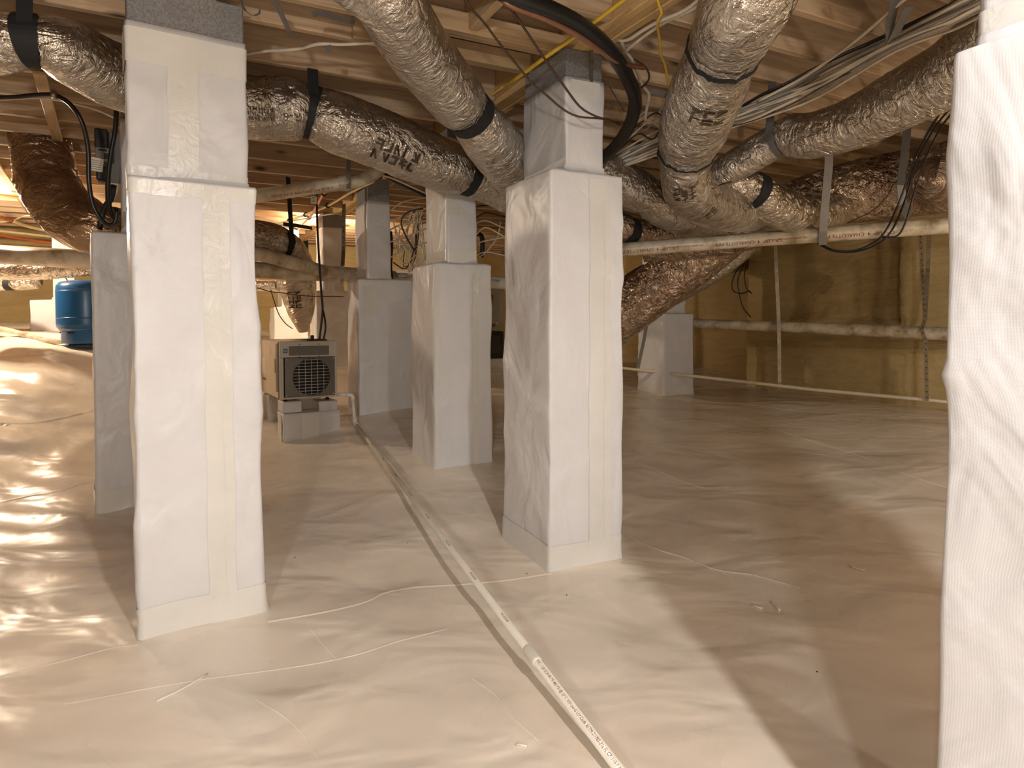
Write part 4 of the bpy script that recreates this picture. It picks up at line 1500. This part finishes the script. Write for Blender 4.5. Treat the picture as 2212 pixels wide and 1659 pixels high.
box('light_block_plenum', 0.50, 0.05, 0.98, 1.00, 0.65, 1.70, MAT['cabinet_dark'], AH, 0.005)  # unseen plenum, raised to the joists to block the rear bulb's light
box('wiring_cover', 1.10, -0.03, 0.16, 1.30, 0.0, 0.38, MAT['grey_gasket'], AH, 0.004)
tube('gas_line', [(1.18, -0.04, 0.40), (1.17, -0.05, 0.6), (1.19, -0.04, 0.85)], 0.010, MAT['copper'], AH, seg=8)
for zz in (0.47, 0.50):
    lathe('valve_knob', [(0.018, 0), (0.020, 0.01), (0.012, 0.02)], MAT['paper'] if zz > .48 else MAT['copper'], AH, 12, Matrix.Translation((1.22 + (zz - .47) * 1.2, -0.005, zz + .02)) @ Matrix.Rotation(math.pi / 2, 4, 'X'))

# ------------------------------------------------------------------ control box and cords, upper left
bc = at(230, 338, 3.75)
BX = empty('control_box', bc, math.radians(30), 'black and grey control box beside the narrow pier, white paper tag on it', 'control box')
box('box_back', -0.045, 0.0, -0.15, 0.10, 0.05, 0.14, MAT['box_grey'], BX, 0.004)
bb = box('box_front', -0.055, -0.045, 0.03, 0.01, 0.0, 0.145, MAT['black_rubber'], BX, 0.006)
box('box_front', -0.050, -0.045, -0.145, 0.01, 0.0, -0.07, MAT['black_rubber'], BX, 0.008)
bkt = box('bracket', -0.052, -0.050, -0.04, 0.03, -0.002, 0.038, MAT['box_grey'], BX, 0.003)
box('bracket_slot', -0.038, -0.0515, 0.018, 0.005, -0.049, 0.028, MAT['interior'], bkt)
box('bracket_slot', -0.01, -0.0515, -0.025, 0.012, -0.049, 0.008, MAT['interior'], bkt)
tgl = box('paper_tag', -0.070, -0.058, -0.105, -0.008, -0.055, -0.030, MAT['paper'], BX)
tgl.rotation_euler = (0, 0.1, 0)
for k in range(5):
    box('tag_print', -0.064, -0.0595, -0.047 - k * 0.012, -0.020, -0.058, -0.044 - k * .012, MAT['box_grey'], tgl)
box('box_plate', -0.01, -0.02, -0.26, 0.09, 0.0, -0.15, MAT['metal_tan'], BX, 0.003)
cable('power_cord', 'thick black cord crossing the left joists and looping down by the control box', [(-40, 212, 3.3), (30, 210, 3.3), (80, 205, 3.3), (118, 206, 3.3), (150, 224, 3.32), (176, 262, 3.35), (190, 320, 3.4), (192, 390, 3.42), (200, 440, 3.44), (218, 474, 3.46), (238, 487, 3.47), (250, 476, 3.47), (252, 450, 3.47)], 0.0115, 'black_cord', 10)
cable('power_cord', 'thick black cord hanging in front of the control box', [(252, 225, 3.5), (249, 280, 3.5), (240, 330, 3.5), (234, 380, 3.5), (234, 430, 3.5), (242, 465, 3.5), (256, 482, 3.5)], 0.0125, 'black_cord', 10)
cable('power_cord', 'thin black lead curving behind the tag of the control box', [(246, 400, 3.6), (240, 430, 3.62), (225, 450, 3.64), (215, 495, 3.66)], 0.016, 'black_rubber', 8)
cable('house_cable', 'white cable stapled just below the black cord at left', [(-40, 218, 3.45), (60, 212, 3.45), (110, 214, 3.45), (160, 224, 3.45), (210, 238, 3.5), (250, 256, 3.55)], 0.006, 'white_cable')
ck = empty('cable_clip', at(117, 205, 3.28), 0.2, 'small metal cable clip on the black cord at left', 'clip')
lathe('clip_ring', [(0.016, -0.010), (0.018, -0.010), (0.018, 0.010), (0.016, 0.010)], MAT['steel'], ck, 14, Matrix.Rotation(math.pi / 2, 4, 'Y'))
box('clip_nail', -0.004, -0.004, 0.014, 0.004, 0.004, 0.032, MAT['steel'], ck)
cable('water_line', 'orange plastic pipe under the joists at the far left', [(-40, 455, 1.10), (0, 469, 1.10), (26, 477, 1.10)], 0.020, 'orange_pipe', 8, 'pipe', hmode=1)
cable('water_line', 'bright cream plastic pipe joined to the orange pipe at the far left', [(26, 477, 1.10), (60, 489, 1.10), (110, 500, 1.10), (170, 512, 1.10)], 0.020, 'cream_pipe', 8, 'pipe', hmode=1)
cable('water_line', 'lower cream plastic pipe at the far left', [(-40, 494, 1.08), (40, 503, 1.08), (120, 512, 1.08), (180, 520, 1.08)], 0.018, 'cream_pipe', 8, 'pipe', hmode=1)
cable('water_line', 'lower orange plastic pipe above the smooth beige pipe at far left', [(-40, 500, 1.0), (20, 511, 1.0), (80, 521, 1.0), (150, 528, 1.0)], 0.018, 'orange_pipe', 8, 'pipe', hmode=1)
cable('water_line', 'upper orange plastic pipe behind the brown sleeved duct', [(-20, 421, 1.12), (20, 425, 1.12), (70, 430, 1.12)], 0.016, 'orange_pipe', 8, 'pipe', hmode=1)
cable('house_cable', 'thin white cable crossing the cream pipe at far left', [(-10, 480, 1.12), (25, 477, 1.13), (55, 466, 1.14), (90, 468, 1.15)], 0.010, 'cream_pipe', 6, hmode=1)
# middle water lines with clips
MW = [((726, 398), (700, 418), (684, 446), (668, 470), (640, 500), (618, 514)), ((806, 392), (756, 416), (708, 444), (660, 464), (625, 476), (590, 486))]
for k, (pp, mt, lb) in enumerate(((MW[0], 'orange_pipe', 'orange plastic pipe clipped to the joists above the dehumidifier'), (MW[1], 'cream_pipe', 'cream plastic pipe clipped to the joists above the dehumidifier'))):
    o_ = cable('water_line', lb, [(x, y, 1.12) for x, y in pp], 0.014, mt, 8, 'pipe', hmode=1)
    for x, y in ((pp[1], pp[3], pp[4]) if k == 0 else (pp[2], pp[3], pp[4])):
        cc = at_h(x, y, 1.12)
        c2 = lathe('pipe_clip', [(0.016, -0.014), (0.024, -0.014), (0.024, 0.014), (0.016, 0.014)], MAT['black_strap'], o_, 12)
        c2.location = cc - o_.location
        c2.rotation_euler = (math.pi / 2, 0, TH)
cable('house_cable', 'white cable sagging past the rear piers under the joists', [(555, 486, 1.13), (600, 482, 1.10), (660, 472, 1.08), (720, 462, 1.09), (745, 464, 1.1), (770, 462, 1.1)], 0.007, 'white_cable', 6, hmode=1)
hanger('black flat strap bridging to the far block pier', [(612, 484, 5.8), (640, 487, 6.2), (674, 493, 6.7)], 0.035, 'black_strap', (0, 0, 1), False)
hanger('black strap hanging behind the drooping duct', [(660, 520, 6.4), (662, 560, 6.4), (664, 600, 6.4)], 0.05, 'black_strap', (1, 0, 0), False)
cable('thin_wire', 'thin dark wire strung across the pale pier behind the dehumidifier', [(556, 622, 5.4), (585, 630, 5.4), (612, 633, 5.35), (660, 639, 5.3), (742, 641, 5.25)], 0.004, 'brown_wire', 6)
cable('thin_wire', 'thin dark wire drooping left of the foil duct by the dehumidifier', [(585, 626, 5.5), (592, 650, 5.5), (603, 680, 5.5), (618, 700, 5.5), (632, 710, 5.5)], 0.004, 'brown_wire', 6)

# ------------------------------------------------------------------ cables round the middle pier
cable('house_cable', 'yellow cable stapled along the girder over the middle pier', [(1370, -18, 1.14), (1300, 36, 1.12), (1240, 80, 1.10), (1180, 122, 1.08), (1120, 166, 1.07), (1090, 186, 1.10), (1064, 205, 1.13)], 0.0085, 'yellow_cable', 8, hmode=1)
cable('thin_wire', 'thin brown wire crossing left of the hose to the middle pier', [(1000, -12, 2.3), (1010, 10, 2.32), (1045, 48, 2.38), (1080, 95, 2.44), (1118, 142, 2.5), (1150, 180, 2.55), (1180, 205, 2.58), (1215, 235, 2.62), (1250, 252, 2.64), (1302, 257, 2.7), (1340, 270, 3.0)], 0.0042, 'brown_wire', 6)
cable('thin_wire', 'thin brown wire from under the hose to the middle pier', [(1088, -12, 2.28), (1100, 12, 2.3), (1140, 72, 2.38), (1180, 132, 2.46), (1220, 188, 2.54), (1252, 230, 2.6), (1280, 248, 2.64), (1302, 256, 2.68), (1336, 266, 2.95)], 0.0046, 'brown_wire', 6)
HS, _p = None, None
HS = tube('refrigerant_hose', [at(*p) for p in ((1060, -30, 2.2), (1120, -2, 2.24), (1190, 22, 2.32), (1255, 56, 2.44), (1312, 104, 2.6), (1352, 160, 2.8), (1372, 215, 3.0), (1362, 265, 3.2), (1335, 310, 3.45), (1300, 345, 3.7))], 0.031, MAT['black_rubber'], None, seg=16, step=0.03,
          disp=lambda s, a, r: r * (1 + .06 * N3(math.cos(a) * 2, math.sin(a) * 2, s * 12)), label='thick black insulated hose curving over the middle pier', cat='hose')
cable('refrigerant_line', 'thin brown line running along the underside of the black hose', [(1085, -2, 2.22), (1110, 16, 2.24), (1180, 42, 2.32), (1250, 78, 2.44), (1310, 118, 2.6), (1345, 138, 2.7), (1390, 146, 2.85)], 0.011, 'copper', 8, 'pipe')
cable('house_cable', 'thin yellow cable dangling left of the thick foil duct', [(1419, -10, 2.35), (1424, 12, 2.38), (1430, 28, 2.4), (1420, 48, 2.45), (1426, 92, 2.6), (1427, 118, 2.7), (1436, 140, 2.8), (1443, 178, 2.9), (1447, 205, 3.0)], 0.0055, 'yellow_cable', 6)
cable('house_cable', 'white cable from the top meeting the hose, upper of two', [(1520, -10, 2.3), (1480, 22, 2.38), (1420, 48, 2.5), (1382, 70, 2.6), (1362, 84, 2.66), (1345, 89, 2.7), (1336, 86, 2.72)], 0.007, 'white_cable', 8)
cable('house_cable', 'white cable from the top meeting the hose, lower of two', [(1545, -18, 2.28), (1500, 18, 2.36), (1440, 46, 2.5), (1400, 72, 2.62), (1372, 94, 2.72), (1350, 112, 2.8)], 0.007, 'white_cable', 8)
cable('house_cable', 'white cable hanging down beside the black hose, left of two', [(1341, 86, 2.78), (1350, 108, 2.85), (1366, 130, 2.9), (1376, 155, 3.0), (1388, 185, 3.1), (1402, 205, 3.2), (1396, 240, 3.3), (1394, 262, 3.4)], 0.007, 'white_cable', 8)
cable('house_cable', 'brown loop of wire right of the black hose', [(1370, 128, 2.85), (1392, 142, 2.9), (1402, 160, 2.95), (1400, 175, 3.0), (1385, 190, 3.05)], 0.0045, 'brown_wire', 6)
hanger('grey strap between the hose and the thick foil duct', [(1404, 198, 2.95), (1420, 199, 2.95), (1436, 206, 2.95), (1446, 210, 2.95)], 0.022, 'grey_strap', (0, 0, 1), False)
hanger('grey strap curving down right of the middle pier', [(1302, 172, 3.0), (1316, 185, 3.05), (1332, 212, 3.1), (1350, 240, 3.2), (1366, 248, 3.3)], 0.02, 'grey_strap', (0, 1, .3), False)
sx = box('tie_strap', UPX[0] + 0.118, UPX[1] - 0.010, PA.zw - 0.008, UPX[0] + 0.134, UPX[1] - 0.006, PA.zt + 0.06, MAT['steel'], PA.root)
# junction box
jb = at(1348, 344, 4.1)
JX = empty('junction_box', jb, 0.3, 'grey junction box in the shadow right of the middle pier', 'junction box')
box('box_body', -0.05, 0, -0.04, 0.05, 0.06, 0.04, MAT['box_grey'], JX, 0.004)
box('box_cover', -0.055, -0.006, -0.045, 0.055, 0.0, 0.045, MAT['grey_dark'], JX, 0.003)
box('cover_label', 0.0, -0.008, -0.012, 0.03, -0.006, 0.018, MAT['paper'], JX)
# bundle of house cables
BL = 'grey white cable in the bundle sweeping right over the ducts'
rb_ = random.Random(12)
base = [(1318, 350, 3.95), (1440, 292, 3.75), (1600, 238, 3.4), (1690, 205, 3.2), (1780, 165, 3.0), (1930, 86, 2.58), (2060, 25, 2.36), (2140, -16, 2.25)]
for k in range(17):
    o1, o2, o3 = rb_.uniform(-40, 44), rb_.uniform(-44, 52), rb_.uniform(-34, 40)
    pp = []
    for i, (x, y, Y) in enumerate(base):
        t = i / 7
        off = o1 * (1 - t) ** 2 + o2 * 2 * t * (1 - t) * 1.1 + o3 * t * t
        tight = 0.45 if i in (0,) else (0.55 if i == 5 else 1.0)
        pp.append((x + rb_.uniform(-6, 6), y + off * tight + rb_.uniform(-2.5, 2.5), Y + rb_.uniform(-.05, .05)))
    cable('house_cable', BL, pp, rb_.choice((0.0055, 0.0065, 0.007)), rb_.choice(('white_cable', 'white_cable', 'grey_cable')), 6, group='cable bundle under the right joists', step=0.06)
cable('house_cable', 'single white cable rising above the bundle to the top right', [(1640, 218, 3.25), (1730, 170, 3.05), (1790, 130, 2.85), (1860, 78, 2.6), (1925, 22, 2.4), (1990, -30, 2.25)], 0.007, 'white_cable', 8)
cable('house_cable', 'black cable along the top of the cable bundle', [(1560, 256, 3.5), (1640, 208, 3.3), (1700, 180, 3.15), (1800, 128, 2.9), (1920, 74, 2.6), (2080, -2, 2.3)], 0.008, 'black_cord', 8)
cable('thin_wire', 'thin brown wire sagging above the grey strapped duct', [(1565, 278, 3.2), (1640, 256, 3.1), (1720, 220, 3.0), (1790, 180, 2.9), (1850, 150, 2.8)], 0.003, 'brown_wire', 6)
rb_ = random.Random(31)
for k in range(7):
    x0 = 1330 + k * 9
    cable('house_cable', 'loose cable end straggling into the shadow behind the hose', [(x0, 330 - k * 14 + rb_.uniform(-8, 8), 3.9), (x0 + 40, 300 - k * 12 + rb_.uniform(-15, 15), 3.8), (x0 + 75, 270 + rb_.uniform(-50, 60), 3.7), (x0 + 110, 260 + rb_.uniform(-60, 80), 3.6)], 0.0045, rb_.choice(('white_cable', 'grey_cable', 'brown_wire')), 6, group='stragglers behind the hose')
# three black coax lines at right
for k, (lb, pp) in enumerate((
        ('black cable looping down over the stamped pipe, left of three', [(2052, 222, 3.3), (2015, 268, 3.5), (1975, 345, 3.75), (1945, 430, 3.85), (1912, 500, 3.85), (1880, 528, 3.9), (1840, 542, 3.95), (1800, 540, 4.0), (1768, 524, 4.05)]),
        ('black cable looping down over the stamped pipe, middle of three', [(2060, 226, 3.3), (2022, 272, 3.5), (1982, 345, 3.75), (1956, 430, 3.85), (1925, 500, 3.82), (1890, 530, 3.88), (1845, 544, 3.95), (1800, 542, 4.02), (1766, 526, 4.08)]),
        ('black cable looping down over the stamped pipe, right of three', [(2066, 232, 3.3), (2030, 280, 3.5), (1996, 350, 3.72), (1974, 420, 3.8), (1958, 475, 3.82), (1944, 504, 3.84), (1930, 512, 3.86), (1904, 512, 3.9)]))):
    cable('coax_cable', lb, pp, 0.0055, 'black_cord', 6)
cable('thin_wire', 'thin black wire crossing the base of the thick foil duct', [(1505, 416, 3.2), (1530, 410, 3.25), (1560, 398, 3.3), (1580, 392, 3.4)], 0.004, 'black_cord', 6)
cable('thin_wire', 'thin dark wire across the brown trunk duct', [(1930, 398, 4.0), (1915, 425, 4.0), (1885, 455, 4.05), (1830, 482, 4.1)], 0.0035, 'brown_wire', 6)
for k, pp in enumerate(([(1598, 575, 6.6), (1584, 600, 6.6), (1582, 625, 6.6), (1600, 634, 6.6), (1620, 628, 6.6)], [(1606, 572, 6.6), (1594, 605, 6.6), (1598, 640, 6.6), (1606, 665, 6.6), (1622, 686, 6.6)], [(1612, 574, 6.6), (1608, 600, 6.6), (1614, 625, 6.6), (1625, 634, 6.6)])):
    cable('coax_cable', 'black cable dangling at the corner of the foam wall', pp, 0.006, 'black_cord', 6, group='cables at the foam corner')
# tangle between the rear piers
rt = random.Random(77)
for k in range(16):
    x0, x1 = rt.uniform(850, 912), rt.uniform(846, 914)
    Y = rt.uniform(5.3, 6.4)
    top = rt.uniform(425, 470)
    bot = rt.uniform(540, 588)
    mid = (top + bot) / 2
    pp = [(905 + rt.uniform(-12, 10), 455 + rt.uniform(-12, 20), Y), ((x0 + 900) / 2, top + rt.uniform(10, 40), Y), (x0, mid + rt.uniform(-15, 15), Y), ((x0 + x1) / 2 + rt.uniform(-14, 14), bot, Y), (x1, bot - rt.uniform(10, 45), Y)]
    cable('house_cable', 'pale cable in the tangle hanging between the rear piers', pp, rt.choice((0.005, 0.006, 0.007)), rt.choice(('white_cable', 'white_cable', 'cream_pipe', 'brown_wire')), 6, group='hanging cable tangle', step=0.05)
for k in range(5):
    y0 = 445 + k * 22
    cable('house_cable', 'pale cable strung level between the rear piers', [(838, y0 + rt.uniform(0, 30), 5.6), (870, y0 + rt.uniform(-10, 14), 5.6), (925, y0 - rt.uniform(0, 26), 5.6)], 0.007, 'white_cable', 6, group='level cables between rear piers')
cable('house_cable', 'black thick cable running from the vent pipe to the shaded pier', [(820, 372, 4.7), (845, 386, 4.7), (880, 402, 4.75), (925, 424, 4.9), (960, 440, 5.0)], 0.018, 'black_rubber', 8)
cable('house_cable', 'white cable beside the thick black cable over the rear piers', [(815, 376, 4.65), (850, 386, 4.65), (890, 404, 4.7), (925, 420, 4.8)], 0.007, 'white_cable', 6)
for k in range(7):
    y0 = 420 + k * 20
    cable('house_cable', 'pale cable glimpsed right of the shaded pier neck', [(1028, y0 + rt.uniform(-4, 30), 5.2), (1050, y0 + rt.uniform(-12, 12), 5.2), (1092, y0 - rt.uniform(-25, 22), 5.2)], 0.006, rt.choice(('white_cable', 'cream_pipe', 'brown_wire')), 6, group='cables beside the shaded pier neck')
cable('house_cable', 'pale cable dangling in the gap right of the shaded pier', [(1082, 478, 5.3), (1076, 510, 5.3), (1070, 520, 5.3), (1050, 545, 5.3), (1036, 555, 5.3)], 0.006, 'white_cable', 6)
cable('house_cable', 'brown and white cable along the second joist', [(505, 124, 1.18), (560, 112, 1.17), (640, 106, 1.16), (690, 95, 1.16), (740, 96, 1.17), (815, 92, 1.18)], 0.007, 'white_cable', 8, hmode=1)
# dangling pipes in the left gap between rear piers
cable('black_pipe', 'black pipe standing against the pier right of the dehumidifier', [(843, 500, 5.9), (845, 530, 5.9), (843, 575, 5.9), (846, 605, 5.9)], 0.018, 'black_rubber', 8, 'pipe')
cable('black_pipe', 'black pipe bending down right of the shaded pier neck', [(1030, 505, 5.4), (1040, 510, 5.4), (1042, 530, 5.4), (1040, 556, 5.4)], 0.02, 'black_rubber', 8, 'pipe')

# ------------------------------------------------------------------ bits lying on the floor
def on_floor(name, label, px, r, mat, cat, seg=6, group=None):
    pts = [floor_pt(x, y) + Vector((0, 0, r)) for x, y in px]
    return tube(name, pts, r, MAT[mat], None, seg=seg, step=0.03, label=label, cat=cat, group=group)


on_floor('white_string', 'thin white string lying on the floor right of the middle pier', [(1336, 1141), (1370, 1166), (1420, 1188), (1480, 1206), (1540, 1230), (1585, 1238), (1625, 1243), (1680, 1258), (1728, 1272)], 0.0028, 'pvc', 'string')
on_floor('plastic_scrap', 'short white plastic sliver on the right floor', [(1624, 1309), (1646, 1316)], 0.0035, 'pvc', 'scrap')
on_floor('plastic_scrap', 'curled white plastic sliver on the right floor', [(1665, 1302), (1676, 1310), (1684, 1320)], 0.0035, 'pvc', 'scrap')
on_floor('plastic_scrap', 'long white sliver on the floor before the large left pier', [(338, 1517), (395, 1490), (448, 1458)], 0.0035, 'pvc', 'scrap')
on_floor('plastic_scrap', 'white sliver left of the condensate pipe in the foreground', [(1114, 1610), (1126, 1611), (1139, 1615)], 0.003, 'pvc', 'scrap')
on_floor('plastic_scrap', 'pale sliver at the right of the floor near the edge', [(1835, 1224), (1850, 1230), (1868, 1234)], 0.0035, 'pvc', 'scrap')
DB = [(1765, 1452, 'dark speck on the lower right floor'), (880, 1174, 'dark speck left of the condensate pipe'), (637, 1205, 'dark splinter right of the large left pier'),
      (1138, 1240, 'dark crumb before the middle pier'), (1224, 1286, 'dark crumb right of the condensate pipe'), (1905, 1208, 'white crumb on the right floor')]
for x, y, lb in DB:
    p = floor_pt(x, y)
    o_ = lathe('debris_crumb', [(0.001, 0), (0.0028, 0.001), (0.0018, 0.003), (0.0004, 0.0038)], MAT['wire_white' if 'white' in lb else 'black_print'], None, 6, label=lb, cat='debris')
    o_.location = p

# ------------------------------------------------------------------ bulbs that light the place, the first an added fill lamp
for (l_, p_, c_, r_), lb in zip(BULBS_AND_FILL, ('added fill lamp hanging low behind the viewer', 'bare bulb past the near right pier behind the viewer', 'bare bulb overhead just in front of the viewer', 'bare bulb in the back left bay', 'bare bulb behind the row of piers', 'bare bulb hanging in the right bay')):
    r = empty('bulb_or_fill_lamp', (l_[0], l_[1], SUB if l_[2] > JB else JB), 0, lb, 'bulb')
    dz = l_[2] - (SUB if l_[2] > JB else JB)
    lathe('lamp_holder', [(0.045, 0.0), (0.045, -0.012), (0.025, -0.02), (0.022, dz + 0.085)], MAT['paper'], r, 16)
    lathe('glass_bulb', [(0.012, dz + 0.090), (0.016, dz + 0.075), (0.028, dz + 0.055), (0.024, dz + 0.042), (0.002, dz + 0.038)], MAT['bulb'], r, 16)
